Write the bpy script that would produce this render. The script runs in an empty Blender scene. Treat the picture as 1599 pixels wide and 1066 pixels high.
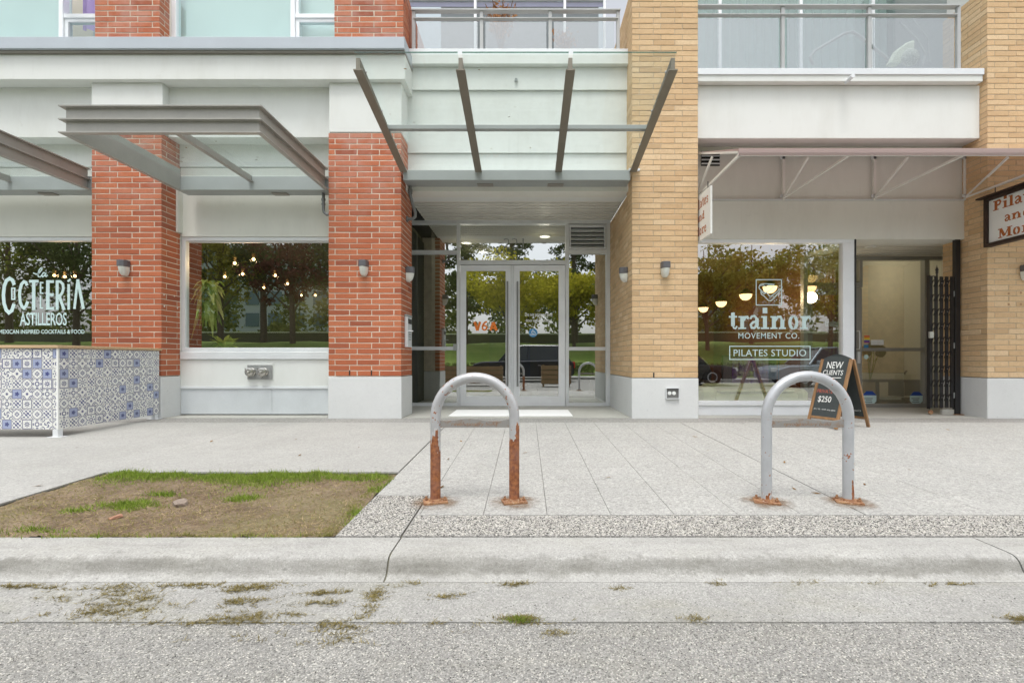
import bpy, bmesh, math, random
import numpy as np
from mathutils import Vector, Matrix
random.seed(7)
rng = np.random.default_rng(7)
PI = math.pi
S = bpy.context.scene
C = S.collection

# ------------------------------------------------------------------ camera
F = 750.0            # focal length in photograph pixels (1599 wide)
CX, CY, CZ = 822.0, 561.0, 0.80
cam_d = bpy.data.cameras.new('camera')
cam_d.sensor_width = 36.0
cam_d.lens = F / 1599.0 * 36.0
cam_d.shift_x = -(CX - 799.5) / 1599.0
cam_d.shift_y = (CY - 533.0) / 1599.0
cam_d.clip_start = 0.05
cam_d.clip_end = 3000
cam = bpy.data.objects.new('camera', cam_d)
cam.location = (0, 0, CZ)
cam.rotation_euler = (PI / 2, 0, 0)
C.objects.link(cam)
S.camera = cam

# ------------------------------------------------------------------ sky, sun, exposure
W = bpy.data.worlds.new('World')
S.world = W
W.use_nodes = True
nt = W.node_tree
nt.nodes.clear()
sky = nt.nodes.new('ShaderNodeTexSky')
sky.sky_type = 'NISHITA'
sky.sun_disc = False
sky.sun_elevation = math.radians(70)
sky.sun_rotation = math.radians(188)
sky.air_density = 1.0
sky.dust_density = 4.0
sky.ozone_density = 1.0
hs = nt.nodes.new('ShaderNodeHueSaturation')
hs.inputs['Saturation'].default_value = 0.22
bg = nt.nodes.new('ShaderNodeBackground')
bg.inputs['Strength'].default_value = 0.15
wo = nt.nodes.new('ShaderNodeOutputWorld')
nt.links.new(sky.outputs[0], hs.inputs['Color'])
nt.links.new(hs.outputs[0], bg.inputs['Color'])
nt.links.new(bg.outputs[0], wo.inputs['Surface'])
sun_d = bpy.data.lights.new('sun', 'SUN')
sun_d.energy = 0.8
sun_d.angle = math.radians(15)
sun_d.color = (1.0, 0.97, 0.93)
sun = bpy.data.objects.new('sun', sun_d)
sun.rotation_euler = (math.radians(20), 0, math.radians(-8))
sun.location = (0, -5, 12)
C.objects.link(sun)
S.view_settings.view_transform = 'Standard'
S.view_settings.look = 'None'
S.view_settings.gamma = 1.0
S.view_settings.use_curve_mapping = False
S.view_settings.exposure = 0.84
S.render.engine = 'CYCLES'
try:
    S.cycles.max_bounces = 8
    S.cycles.transparent_max_bounces = 16
    S.cycles.use_denoising = True
except Exception:
    pass

# ------------------------------------------------------------------ helpers
def PX(px, Y):
    return (px - CX) / F * Y
def PZ(py, Y):
    return CZ + (CY - py) / F * Y

class MB:
    """collects shapes, build() links them as one mesh object"""
    def __init__(self):
        self.v = []; self.f = []; self.uv = {}
    def add(self, vs, fs):
        n = len(self.v)
        self.v += [tuple(p) for p in vs]
        self.f += [tuple(i + n for i in f) for f in fs]
        return self
    def box(self, x0, x1, y0, y1, z0, z1):
        if x0 > x1: x0, x1 = x1, x0
        if y0 > y1: y0, y1 = y1, y0
        if z0 > z1: z0, z1 = z1, z0
        vs = [(x0,y0,z0),(x1,y0,z0),(x1,y1,z0),(x0,y1,z0),(x0,y0,z1),(x1,y0,z1),(x1,y1,z1),(x0,y1,z1)]
        return self.add(vs, [(0,3,2,1),(4,5,6,7),(0,1,5,4),(1,2,6,5),(2,3,7,6),(3,0,4,7)])
    def beam(self, p, q, w, h, up=(0,0,1)):
        """box of width w and height h running from p to q"""
        p = Vector(p); q = Vector(q); d = (q - p).normalized(); up = Vector(up)
        s = d.cross(up)
        if s.length < 1e-5: s = d.cross(Vector((1,0,0)))
        s.normalize(); u = s.cross(d).normalized()
        s *= w / 2; u *= h / 2
        vs = [p-s-u, p+s-u, p+s+u, p-s+u, q-s-u, q+s-u, q+s+u, q-s+u]
        return self.add(vs, [(0,1,2,3),(7,6,5,4),(0,4,5,1),(1,5,6,2),(2,6,7,3),(3,7,4,0)])
    def prism(self, poly, axis, a, b):
        """polygon of 2-D points extruded along axis ('x','y','z') from a to b"""
        def P(p, t):
            return {'x': (t, p[0], p[1]), 'y': (p[0], t, p[1]), 'z': (p[0], p[1], t)}[axis]
        n = len(poly)
        vs = [P(p, a) for p in poly] + [P(p, b) for p in poly]
        fs = [tuple(range(n))[::-1], tuple(range(n, 2*n))]
        fs += [(i, (i+1) % n, n + (i+1) % n, n + i) for i in range(n)]
        return self.add(vs, fs)
    def tube(self, path, r, n=10, cap=True):
        path = [Vector(p) for p in path]
        rs = r if isinstance(r, (list, tuple)) else [r] * len(path)
        rings = []; prev = None
        for i, p in enumerate(path):
            d = (path[min(i+1, len(path)-1)] - path[max(i-1, 0)]).normalized()
            if prev is None:
                a = Vector((0,0,1)) if abs(d.z) < 0.9 else Vector((1,0,0))
                u = d.cross(a).normalized()
            else:
                u = (prev - d * prev.dot(d)).normalized()
            prev = u; w = d.cross(u)
            rings.append([p + (u*math.cos(2*PI*k/n) + w*math.sin(2*PI*k/n)) * rs[i] for k in range(n)])
        vs = [q for ring in rings for q in ring]
        fs = []
        for i in range(len(path) - 1):
            for k in range(n):
                fs.append((i*n+k, i*n+(k+1) % n, (i+1)*n+(k+1) % n, (i+1)*n+k))
        if cap:
            fs.append(tuple(range(n))[::-1]); fs.append(tuple(range((len(path)-1)*n, len(path)*n)))
        return self.add(vs, fs)
    def lathe(self, prof, c, axis=(0,0,1), n=16):
        """profile of (radius, height) turned round axis through c"""
        ax = Vector(axis).normalized(); a = Vector((1,0,0)) if abs(ax.x) < 0.9 else Vector((0,1,0))
        u = ax.cross(a).normalized(); w = ax.cross(u); c = Vector(c)
        vs = [c + ax*h + (u*math.cos(2*PI*k/n) + w*math.sin(2*PI*k/n))*max(r, 1e-4) for r, h in prof for k in range(n)]
        m = len(prof)
        fs = [(i*n+k, i*n+(k+1) % n, (i+1)*n+(k+1) % n, (i+1)*n+k) for i in range(m-1) for k in range(n)]
        fs += [tuple(range(n))[::-1], tuple(range((m-1)*n, m*n))]
        return self.add(vs, fs)
    def build(self, name, mat, parent=None, smooth=False, bevel=0.0):
        me = bpy.data.meshes.new(name)
        me.from_pydata(self.v, [], self.f)
        bm = bmesh.new(); bm.from_mesh(me)
        bmesh.ops.recalc_face_normals(bm, faces=bm.faces)
        if bevel > 0:
            es = [e for e in bm.edges if len(e.link_faces) == 2 and e.calc_face_angle(0) > 0.5]
            bmesh.ops.bevel(bm, geom=es, offset=bevel, segments=1, affect='EDGES', clamp_overlap=True)
        bm.to_mesh(me); bm.free()
        if smooth:
            me.polygons.foreach_set('use_smooth', [True] * len(me.polygons))
            try: me.set_sharp_from_angle(angle=math.radians(40))
            except Exception: pass
        return link(name, me, mat, parent)

def link(name, me, mat, parent=None):
    o = bpy.data.objects.new(name, me)
    if mat is not None:
        if len(me.materials) == 0: me.materials.append(mat)
    C.objects.link(o)
    if parent is not None:
        o.parent = parent
        w = Vector((0,0,0)); p = parent
        while p is not None:
            w += Vector(p.location); p = p.parent
        o.location = -w
    return o
def thing(name, label, cat, loc=(0,0,0), group=None):
    o = bpy.data.objects.new(name, None)
    o.empty_display_size = 0.1
    C.objects.link(o); o.location = loc
    return tag(o, label, cat, group)
def tag(o, label, cat=None, group=None):
    o['label'] = label
    if cat: o['category'] = cat
    if group: o['group'] = group
    return o
def struct(o):
    o['kind'] = 'structure'; return o
def stuff(o):
    o['kind'] = 'stuff'; return o
def box(name, mat, parent, x0, x1, y0, y1, z0, z1, bevel=0.0):
    return MB().box(x0,x1,y0,y1,z0,z1).build(name, mat, parent, bevel=bevel)
def arrays(name, V, Fa, mat, parent=None):
    """numpy vertices (n,3) and faces (m,k) as one mesh"""
    me = bpy.data.meshes.new(name)
    V = np.asarray(V, dtype=np.float32); Fa = np.asarray(Fa, dtype=np.int32)
    k = Fa.shape[1]
    me.vertices.add(len(V)); me.vertices.foreach_set('co', V.ravel())
    me.loops.add(Fa.size); me.loops.foreach_set('vertex_index', Fa.ravel())
    me.polygons.add(len(Fa))
    me.polygons.foreach_set('loop_start', np.arange(0, Fa.size, k, dtype=np.int32))
    me.update(calc_edges=True); me.validate()
    return link(name, me, mat, parent)

# flat print: text and strokes laid on a plane (origin o, along u, up v, facing n)
def text_on(parent, name, s, o, u, v, w, h, mat, bold=0.0, space=1.0):
    cu = bpy.data.curves.new('t', 'FONT')
    cu.body = s; cu.size = 1.0; cu.offset = bold; cu.space_character = space
    cu.resolution_u = 3
    ob = bpy.data.objects.new('t', cu); C.objects.link(ob)
    bpy.context.view_layer.update()
    dg = bpy.context.evaluated_depsgraph_get()
    me = bpy.data.meshes.new_from_object(ob.evaluated_get(dg))
    bpy.data.objects.remove(ob); bpy.data.curves.remove(cu)
    n = len(me.vertices); a = np.empty(n*3, dtype=np.float32); me.vertices.foreach_get('co', a); a = a.reshape(-1,3)
    lo = a.min(0); hi = a.max(0)
    o = np.array(o); u = np.array(u, dtype=float); v = np.array(v, dtype=float)
    U = (a[:,0]-lo[0])/(hi[0]-lo[0])*w; V = (a[:,1]-lo[1])/(hi[1]-lo[1])*h
    P = o[None]+U[:,None]*u[None]+V[:,None]*v[None]
    me.vertices.foreach_set('co', P.astype(np.float32).ravel()); me.update()
    me.name = name
    return link(name, me, mat, parent)
def ribbon(mb, pts, w, o, u, v, n, k, closed=False):
    """stroke of width w through 2-D points, lifted k steps of 0.15 mm so that strokes never share a plane"""
    P = [Vector(p) for p in pts]
    m = len(P)
    o = Vector(o) + Vector(n) * (0.00015 * k); u = Vector(u); v = Vector(v)
    L = []; R = []
    for i in range(m):
        if closed:
            a = P[i] - P[(i-1) % m]; b = P[(i+1) % m] - P[i]
        else:
            a = P[i] - P[max(i-1,0)] if i else P[1] - P[0]
            b = P[i+1] - P[i] if i < m-1 else P[i] - P[i-1]
        a.normalize(); b.normalize()
        t = (a + b); t = t.normalized() if t.length > 1e-4 else a
        nn = Vector((-t.y, t.x)); c = max(0.5, nn.dot(Vector((-a.y, a.x))))
        L.append(P[i] + nn * (w/2/c)); R.append(P[i] - nn * (w/2/c))
    vs = [o + u*p.x + v*p.y for p in L + R]
    fs = [(i, (i+1) % m, m + (i+1) % m, m + i) for i in range(m if closed else m-1)]
    mb.add(vs, fs)
def arc(cx, cy, rx, ry, a0, a1, n=14):
    return [(cx + rx*math.cos(math.radians(a0+(a1-a0)*i/n)), cy + ry*math.sin(math.radians(a0+(a1-a0)*i/n))) for i in range(n+1)]

# ------------------------------------------------------------------ materials
class NT:
    def __init__(self, name):
        self.m = bpy.data.materials.new(name); self.m.use_nodes = True
        self.t = self.m.node_tree; self.t.nodes.clear()
        self.out = self.t.nodes.new('ShaderNodeOutputMaterial')
    def n(self, typ, **kw):
        x = self.t.nodes.new(typ)
        for k, v in kw.items():
            if k.startswith('i_'): x.inputs[k[2:].replace('_', ' ')].default_value = v
            else: setattr(x, k, v)
        return x
    def l(self, a, b): self.t.links.new(a, b); return self
    def set(self, sock, val):
        if isinstance(val, bpy.types.NodeSocket): self.t.links.new(val, sock)
        else: sock.default_value = val
    def math(self, op, a, b=None, c=None):
        x = self.n('ShaderNodeMath', operation=op)
        self.set(x.inputs[0], a)
        if b is not None: self.set(x.inputs[1], b)
        if c is not None: self.set(x.inputs[2], c)
        return x.outputs[0]
    def mix(self, f, a, b, typ='MIX'):
        x = self.n('ShaderNodeMix', data_type='RGBA', blend_type=typ)
        self.set(x.inputs['Factor'], f)
        for s, val in ((x.inputs[6], a), (x.inputs[7], b)):
            self.set(s, val if isinstance(val, bpy.types.NodeSocket) else (*val, 1))
        return x.outputs[2]
    def ramp(self, f, *stops):
        x = self.n('ShaderNodeValToRGB'); e = x.color_ramp.elements
        while len(e) < len(stops): e.new(0.5)
        for q, (p, c) in zip(e, stops):
            q.position = p; q.color = (c, c, c, 1) if not isinstance(c, tuple) else (*c, 1)
        self.t.links.new(f, x.inputs[0]); return x.outputs[0]
    def pos(self):
        return self.n('ShaderNodeNewGeometry').outputs['Position']
    def scaled(self, vec, s):
        x = self.n('ShaderNodeVectorMath', operation='MULTIPLY'); self.t.links.new(vec, x.inputs[0]); x.inputs[1].default_value = s
        return x.outputs[0]
    def noise(self, vec, scale, detail=4, rough=0.55):
        x = self.n('ShaderNodeTexNoise', i_Scale=scale, i_Detail=detail, i_Roughness=rough)
        self.t.links.new(vec, x.inputs['Vector']); return x.outputs['Fac']
    def voro(self, vec, scale, out='Color', feature='F1', rnd=1.0):
        x = self.n('ShaderNodeTexVoronoi', feature=feature); x.inputs['Scale'].default_value = scale; x.inputs['Randomness'].default_value = rnd
        self.t.links.new(vec, x.inputs['Vector']); return x.outputs[out]
    def bsdf(self, color, rough=0.7, metal=0.0, bump=None, strength=0.3, dist=0.004, **kw):
        b = self.n('ShaderNodeBsdfPrincipled')
        self.set(b.inputs['Base Color'], color if isinstance(color, bpy.types.NodeSocket) else (*color, 1))
        self.set(b.inputs['Roughness'], rough); self.set(b.inputs['Metallic'], metal)
        for k, v in kw.items(): self.set(b.inputs[k], v)
        if bump is not None:
            p = self.n('ShaderNodeBump', i_Strength=strength, i_Distance=dist)
            self.t.links.new(bump, p.inputs['Height']); self.t.links.new(p.outputs[0], b.inputs['Normal'])
        self.t.links.new(b.outputs[0], self.out.inputs['Surface'])
        return self.m

def plain(name, c, rough=0.6, metal=0.0, var=0.12, scale=6.0, bump=0.15, fine=60.0, **kw):
    """one base colour with large soft blotches, fine grain and a slight relief"""
    t = NT(name); p = t.pos()
    a = t.noise(p, scale, 5); b = t.noise(p, fine, 3)
    f = t.math('ADD', t.math('MULTIPLY', a, 0.7), t.math('MULTIPLY', b, 0.3))
    f = t.ramp(f, (0.3, 0.0), (0.7, 1.0))
    dark = tuple(x*(1-var) for x in c); light = tuple(min(1, x*(1+var)) for x in c)
    return t.bsdf(t.mix(f, dark, light), rough, metal, b, bump, 0.003, **kw)

def stucco(name, c, stain=(0.55,0.55,0.50)):
    t = NT(name); p = t.pos()
    big = t.noise(p, 0.9, 5, 0.6)
    streak = t.noise(t.scaled(p, (4.0, 4.0, 1.1)), 1.0, 5, 0.65)
    grain = t.noise(p, 160, 2)
    f = t.ramp(t.math('MULTIPLY', big, streak), (0.22, 0.0), (0.42, 1.0))
    col = t.mix(t.math('MULTIPLY', f, 0.26), c, stain)
    runs = t.ramp(t.noise(t.scaled(p, (13.0, 13.0, 0.6)), 1.0, 6, 0.75), (0.58, 0.0), (0.78, 1.0))
    runs = t.math('MULTIPLY', runs, t.ramp(t.noise(p, 2.2, 3), (0.45, 0.0), (0.6, 1.0)))
    col = t.mix(t.math('MULTIPLY', runs, 0.22), col, (0.42,0.41,0.36))
    spots = t.ramp(t.noise(p, 7, 2), (0.70, 0.0), (0.76, 1.0))
    col = t.mix(t.math('MULTIPLY', spots, 0.16), col, stain)
    return t.bsdf(col, 0.85, 0, grain, 0.25, 0.002)

def brick_mat(name, cols, single=True, wash=None, dirt=(0.5,0.45,0.38)):
    t = NT(name); p = t.pos()
    if single: r = t.n('ShaderNodeObjectInfo').outputs['Random']
    else: r = t.n('ShaderNodeNewGeometry').outputs['Random Per Island']
    n = len(cols)
    col = t.ramp(r, *[(i/(n-1), c) for i, c in enumerate(cols)])
    g = t.noise(p, 90, 4); m = t.noise(p, 18, 3)
    col = t.mix(t.ramp(g, (0.35, 0.0), (0.75, 0.5)), col, tuple(x*0.62 for x in cols[0]))
    col = t.mix(t.ramp(m, (0.5, 0.0), (0.8, 0.3)), col, dirt)
    if wash:
        z = t.n('ShaderNodeSeparateXYZ'); t.l(p, z.inputs[0])
        hi = t.ramp(t.math('MULTIPLY_ADD', z.outputs[2], 1/1.6, -2.3/1.6), (0.0, 0.0), (0.9, 1.0))
        bl = t.ramp(t.noise(p, 3.2, 5, 0.65), (0.42, 0.0), (0.62, 1.0))
        fr = t.ramp(t.noise(p, 11, 5, 0.7), (0.66, 0.0), (0.74, 0.8))
        k = t.math('MAXIMUM', t.math('MULTIPLY', t.math('MULTIPLY', hi, bl), 0.5), t.math('MULTIPLY', fr, 0.30))
        col = t.mix(k, col, wash)
    return t.bsdf(col, 0.82, 0, g, 0.35, 0.003)

def glass(name, tint, refl, dirt=0.0, rough=0.0):
    t = NT(name)
    tr = t.n('ShaderNodeBsdfTransparent'); tr.inputs[0].default_value = (*tint, 1)
    gl = t.n('ShaderNodeBsdfGlossy'); gl.inputs['Roughness'].default_value = rough
    gl.inputs[0].default_value = (0.95, 0.98, 0.97, 1)
    fa = t.n('ShaderNodeLayerWeight'); fa.inputs[0].default_value = 0.5
    back = t.n('ShaderNodeNewGeometry').outputs['Backfacing']
    f = t.math('MULTIPLY_ADD', t.math('POWER', fa.outputs['Facing'], 5.0), 1.0-refl, refl)      # Schlick, outer face only
    f = t.math('MULTIPLY', f, t.math('SUBTRACT', 1.0, back))
    mx = t.n('ShaderNodeMixShader'); t.l(f, mx.inputs[0]); t.l(tr.outputs[0], mx.inputs[1]); t.l(gl.outputs[0], mx.inputs[2])
    o = mx.outputs[0]
    if dirt:
        df = t.n('ShaderNodeBsdfTranslucent'); df.inputs[0].default_value = (0.75, 0.80, 0.78, 1)
        d2 = t.n('ShaderNodeBsdfDiffuse'); d2.inputs[0].default_value = (0.75, 0.80, 0.78, 1)
        dd = t.n('ShaderNodeMixShader'); dd.inputs[0].default_value = 0.5; t.l(df.outputs[0], dd.inputs[1]); t.l(d2.outputs[0], dd.inputs[2])
        sp = t.ramp(t.noise(t.pos(), 6, 6, 0.7), (0.40, dirt*0.5), (0.75, dirt*1.8))
        m2 = t.n('ShaderNodeMixShader'); t.l(sp, m2.inputs[0]); t.l(o, m2.inputs[1]); t.l(dd.outputs[0], m2.inputs[2]); o = m2.outputs[0]
    t.l(o, t.out.inputs['Surface'])
    return t.m

def emit(name, c, s):
    t = NT(name); e = t.n('ShaderNodeEmission'); e.inputs[0].default_value = (*c, 1); e.inputs[1].default_value = s
    t.l(e.outputs[0], t.out.inputs['Surface']); return t.m

def concrete(name, c, speck_scale=120.0, dark=0.35, light=0.25, blot=0.15, moss=0.0, bumpk=0.3, rough=0.85, streak=False, coarse=1.0):
    """concrete: fine speckled aggregate, blotches, a few dark grains and optional moss tint"""
    t = NT(name); p = t.pos()
    cell = t.voro(p, speck_scale)
    sep = t.n('ShaderNodeSeparateColor'); t.l(cell, sep.inputs[0])
    dk = t.ramp(sep.outputs[0], (0.0, 1.0), (0.35, 0.0))
    lt = t.ramp(sep.outputs[1], (0.62, 0.0), (1.0, 1.0))
    col = t.mix(t.math('MULTIPLY', dk, dark), c, tuple(x*0.30 for x in c))
    col = t.mix(t.math('MULTIPLY', lt, light), col, tuple(min(1.0, x*1.9) for x in c))
    cell2 = t.voro(p, speck_scale*0.42)
    sep2 = t.n('ShaderNodeSeparateColor'); t.l(cell2, sep2.inputs[0])
    col = t.mix(t.math('MULTIPLY', t.ramp(sep2.outputs[0], (0.0, 1.0), (0.30, 0.0)), dark*0.75*coarse), col, tuple(x*0.38 for x in c))
    col = t.mix(t.math('MULTIPLY', t.ramp(sep2.outputs[1], (0.66, 0.0), (1.0, 1.0)), light*0.75*coarse), col, tuple(min(1.0, x*1.8) for x in c))
    b = t.ramp(t.noise(p, 1.7, 6, 0.62), (0.32, 0.0), (0.68, 1.0))
    col = t.mix(t.math('MULTIPLY', b, blot), col, tuple(x*0.5 for x in c))
    b2 = t.ramp(t.noise(p, 9, 5, 0.7), (0.52, 0.0), (0.75, 1.0))
    col = t.mix(t.math('MULTIPLY', b2, blot*0.8), col, tuple(x*0.55 for x in c))
    sp = t.ramp(t.noise(p, 33, 2), (0.70, 0.0), (0.74, 1.0))
    col = t.mix(t.math('MULTIPLY', sp, 0.35), col, (0.05, 0.045, 0.04))
    if moss:
        g = t.ramp(t.noise(t.scaled(p, (1.0, 2.5, 1.0)), 2.3, 6, 0.65), (0.48, 0.0), (0.66, 1.0))
        col = t.mix(t.math('MULTIPLY', g, moss), col, (0.23, 0.22, 0.10))
    if streak:
        st = t.ramp(t.noise(t.scaled(p, (3.0, 14.0, 14.0)), 1.0, 6, 0.6), (0.45, 0.0), (0.72, 1.0))
        col = t.mix(t.math('MULTIPLY', st, 0.25), col, (0.10, 0.095, 0.08))
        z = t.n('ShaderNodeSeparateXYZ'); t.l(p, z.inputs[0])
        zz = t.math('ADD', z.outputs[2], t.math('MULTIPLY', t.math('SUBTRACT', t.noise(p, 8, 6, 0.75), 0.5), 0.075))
        scuff_shade = t.ramp(t.math('MULTIPLY_ADD', zz, 10.0, 2.1), (0.12, 0.0), (0.26, 1.0), (0.72, 1.0), (0.86, 0.0))   # tyre scuffs and road dirt, plus shade painted onto the kerb face
        scuff_shade = t.math('MULTIPLY', scuff_shade, t.ramp(t.noise(t.scaled(p, (2.6, 9.0, 9.0)), 1.0, 7, 0.8), (0.32, 0.10), (0.64, 1.0)))
        col = t.mix(t.math('MULTIPLY', scuff_shade, 0.62), col, (0.125, 0.12, 0.10))
    h = t.voro(p, speck_scale*0.8, 'Distance')
    return t.bsdf(col, rough, 0, h, bumpk, 0.004)

# heavy slab serif letters as strokes: (points, width) in units of x-height 100
def _sl(x, y, w): return ([(x-w/2, y), (x+w/2, y)], 13)
SERIF = {
 't': (92, [([(45,22),(45,128)],38), ([(4,95),(86,95)],14), ([(28,116),(60,126)],14), ([(46,26),(52,8),(70,3),(86,22)],15)]),
 'r': (112, [([(45,0),(45,100)],38), _sl(38,94,60), _sl(45,6,78), ([(60,66),(76,92),(96,94),(106,78)],24)]),
 'a': (116, [([(80,24),(80,84)],36), ([(14,78),(28,98),(56,102),(80,80)],20), ([(80,58),(42,54),(18,32),(28,9),(54,8),(80,30)],22), ([(80,26),(93,5),(112,10)],16)]),
 'i': (90, [([(45,0),(45,100)],40), _sl(37,94,58), _sl(45,6,82), ([(45,122),(45,166)],46)]),
 'n': (176, [([(44,0),(44,100)],40), _sl(38,94,58), _sl(44,6,72), ([(58,64),(82,94),(110,96),(126,66)],22), ([(128,0),(128,72)],40), _sl(128,6,70)]),
 'o': (124, [([(44,94),(30,70),(27,48),(32,24),(46,6)],30), ([(80,94),(94,70),(97,48),(92,24),(78,6)],30), ([(42,98),(82,98)],11), ([(42,2),(82,2)],11)]),
 'l': (86, [([(43,0),(43,146)],40), _sl(34,140,56), _sl(43,6,80)]),
 'P': (142, [([(46,0),(46,140)],44), _sl(46,6,86), _sl(46,134,86), ([(64,133),(100,132),(118,104),(100,74),(64,70)],26)]),
 'e': (114, [([(94,26),(74,4),(46,4),(27,28),(24,54),(34,88),(58,99),(82,86),(90,58)],24), ([(28,54),(94,54)],13)]),
 's': (100, [([(82,76),(60,95),(34,90),(27,72),(50,54),(76,36),(71,12),(46,3),(16,20)],23)]),
 'd': (136, [([(82,80),(50,97),(26,70),(25,32),(48,4),(82,22)],25), ([(96,0),(96,146)],38), _sl(86,140,50), _sl(100,6,70)]),
 'M': (206, [([(34,4),(34,136)],20), ([(40,136),(96,22)],40), ([(98,20),(158,134)],16), ([(164,4),(164,136)],42), _sl(34,6,62), _sl(166,6,82), _sl(30,134,56), _sl(170,134,76)]),
}
def serif_word(parent, name, s, o, u, v, n, w, xh, mat, skew=0.0):
    """word of total width w and x-height xh on the plane (o, u, v), o being the left end of the baseline"""
    tot = sum(SERIF[c][0] for c in s); kx = w/tot; ky = xh/100.0
    b = MB(); x = 0.0; k = 0
    for c in s:
        adv, sts = SERIF[c]
        for pts, wd in sts:
            P = [((x+p[0])*kx + skew*p[1]*ky, p[1]*ky) for p in pts]
            hor = abs(pts[0][1]-pts[-1][1]) < 8 and len(pts) == 2
            ribbon(b, P, wd*(ky if hor else kx), o, u, v, n, k % 12); k += 1
        x += adv
    return b.build(name, mat, parent)
RED = [(0.39,0.105,0.046),(0.48,0.138,0.058),(0.55,0.170,0.074),(0.44,0.120,0.052),(0.58,0.200,0.095),(0.51,0.150,0.062),(0.32,0.086,0.044)]
TAN = [(0.67,0.465,0.260),(0.73,0.525,0.305),(0.62,0.420,0.230),(0.78,0.585,0.365),(0.70,0.490,0.275),(0.72,0.490,0.275),(0.54,0.370,0.205)]
WASH = (0.50,0.30,0.25)
m_red = brick_mat('red_clay', RED, True, WASH, (0.30,0.10,0.06))
m_red_many = brick_mat('red_clay_many', RED, False, WASH, (0.30,0.10,0.06))
m_tan = brick_mat('tan_clay', TAN, True, None, (0.42,0.26,0.13))
m_tan_many = brick_mat('tan_clay_many', TAN, False, None, (0.42,0.26,0.13))
m_mortar_red = plain('cream_mortar', (0.63,0.55,0.45), 0.9, 0, 0.2, 9, 0.3, 140)
m_mortar_tan = plain('grey_tan_mortar', (0.48,0.385,0.27), 0.9, 0, 0.25, 9, 0.3, 140)
m_stucco = stucco('white_stucco', (0.74,0.76,0.735))
m_stucco2 = stucco('cream_stucco', (0.74,0.745,0.69))
m_base = concrete('painted_concrete', (0.68,0.695,0.69), 60, 0.03, 0.02, 0.10, 0, 0.10)
m_cornice = plain('blue_grey_flashing', (0.46,0.51,0.56), 0.45, 0.0, 0.06, 3, 0.05)
m_rail_grey = plain('grey_rail_metal', (0.44,0.45,0.45), 0.42, 0.1, 0.06, 4, 0.03)
m_basepan = plain('pale_grey_panel', (0.60,0.635,0.655), 0.5, 0.0, 0.08, 3, 0.05)
m_flash = plain('white_metal_flashing', (0.72,0.75,0.77), 0.4, 0.1, 0.05, 3, 0.04)
m_alu = plain('silver_aluminium', (0.72,0.745,0.76), 0.38, 0.08, 0.06, 4, 0.03)
m_alu_w = plain('pale_aluminium', (0.83,0.855,0.88), 0.42, 0.1, 0.05, 4, 0.03)
m_fin = plain('brown_grey_fin_steel', (0.215,0.195,0.155), 0.5, 0.1, 0.10, 4, 0.06)
m_taupe = plain('taupe_painted_steel', (0.27,0.255,0.225), 0.5, 0.1, 0.10, 4, 0.06)
m_grey_st = plain('grey_painted_steel', (0.36,0.385,0.38), 0.5, 0.1, 0.08, 3, 0.06)
m_soffit = plain('ribbed_soffit_metal', (0.70,0.69,0.63), 0.5, 0.05, 0.06, 3, 0.03)
m_dark = plain('black_paint', (0.018,0.017,0.018), 0.45, 0.0, 0.2, 8, 0.1)
m_void = plain('dark_void', (0.02,0.02,0.018), 0.9, 0, 0.1, 8, 0.0)
m_glass = glass('storefront_glass', (0.96,0.975,0.96), 0.43)
m_glass_s = glass('studio_glass', (0.96,0.975,0.96), 0.40)
m_glass_d = glass('lobby_glass', (0.95,0.965,0.93), 0.58)
m_glass_up = glass('apartment_glass', (0.90,0.955,0.95), 0.10)
m_glass_edge = glass('green_glass_edge', (0.35,0.52,0.44), 0.10)
m_glass_c = glass('canopy_glass', (0.935,0.966,0.956), 0.035, 0.022)
m_glass_b = glass('balcony_glass', (0.62,0.65,0.66), 0.30, 0.04)
m_print_w = plain('pale_vinyl', (0.66,0.84,0.84), 0.6, 0, 0.03, 5, 0)
m_print_white = plain('white_vinyl', (0.85,0.87,0.85), 0.6, 0, 0.03, 5, 0)
m_print_o = plain('orange_vinyl', (0.92,0.23,0.03), 0.6, 0, 0.03, 5, 0)
m_print_rust = plain('rust_orange_ink', (0.44,0.13,0.030), 0.6, 0, 0.06, 5, 0)
m_print_blue = plain('blue_vinyl', (0.07,0.28,0.55), 0.6, 0, 0.05, 5, 0)
m_print_grey = plain('grey_vinyl', (0.30,0.32,0.31), 0.6, 0, 0.05, 5, 0)
m_walk = concrete('sidewalk_concrete', (0.362,0.361,0.342), 150, 0.42, 0.42, 0.20, 0.03, 0.35)
m_walk2 = concrete('smooth_sidewalk_concrete', (0.362,0.361,0.342), 170, 0.30, 0.28, 0.22, 0.03, 0.25)
m_joint = concrete('joint_dirt', (0.13,0.125,0.10), 150, 0.3, 0.2, 0.3, 0.3)
m_agg = concrete('exposed_aggregate', (0.27,0.265,0.25), 140, 0.85, 0.75, 0.12, 0.06, 0.9, coarse=.2)
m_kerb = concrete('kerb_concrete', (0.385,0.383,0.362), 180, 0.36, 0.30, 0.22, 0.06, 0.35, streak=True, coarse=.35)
m_gutter = concrete('gutter_concrete', (0.322,0.32,0.302), 190, 0.55, 0.50, 0.26, 0.14, 0.5, coarse=.4)
m_asphalt = concrete('worn_asphalt', (0.255,0.252,0.236), 190, 0.85, 0.85, 0.20, 0.06, 1.0, coarse=.15)
m_floor = concrete('recess_floor_concrete', (0.42,0.415,0.38), 200, 0.2, 0.2, 0.25)
m_wood = None
def wood(name, c, dark=0.55, sc=(2.0, 30.0, 30.0)):
    t = NT(name); p = t.scaled(t.pos(), sc)
    f = t.ramp(t.noise(p, 1.2, 6, 0.6), (0.35, 0.0), (0.7, 1.0))
    return t.bsdf(t.mix(f, tuple(x*dark for x in c), c), 0.65, 0, f, 0.2, 0.002)
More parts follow.
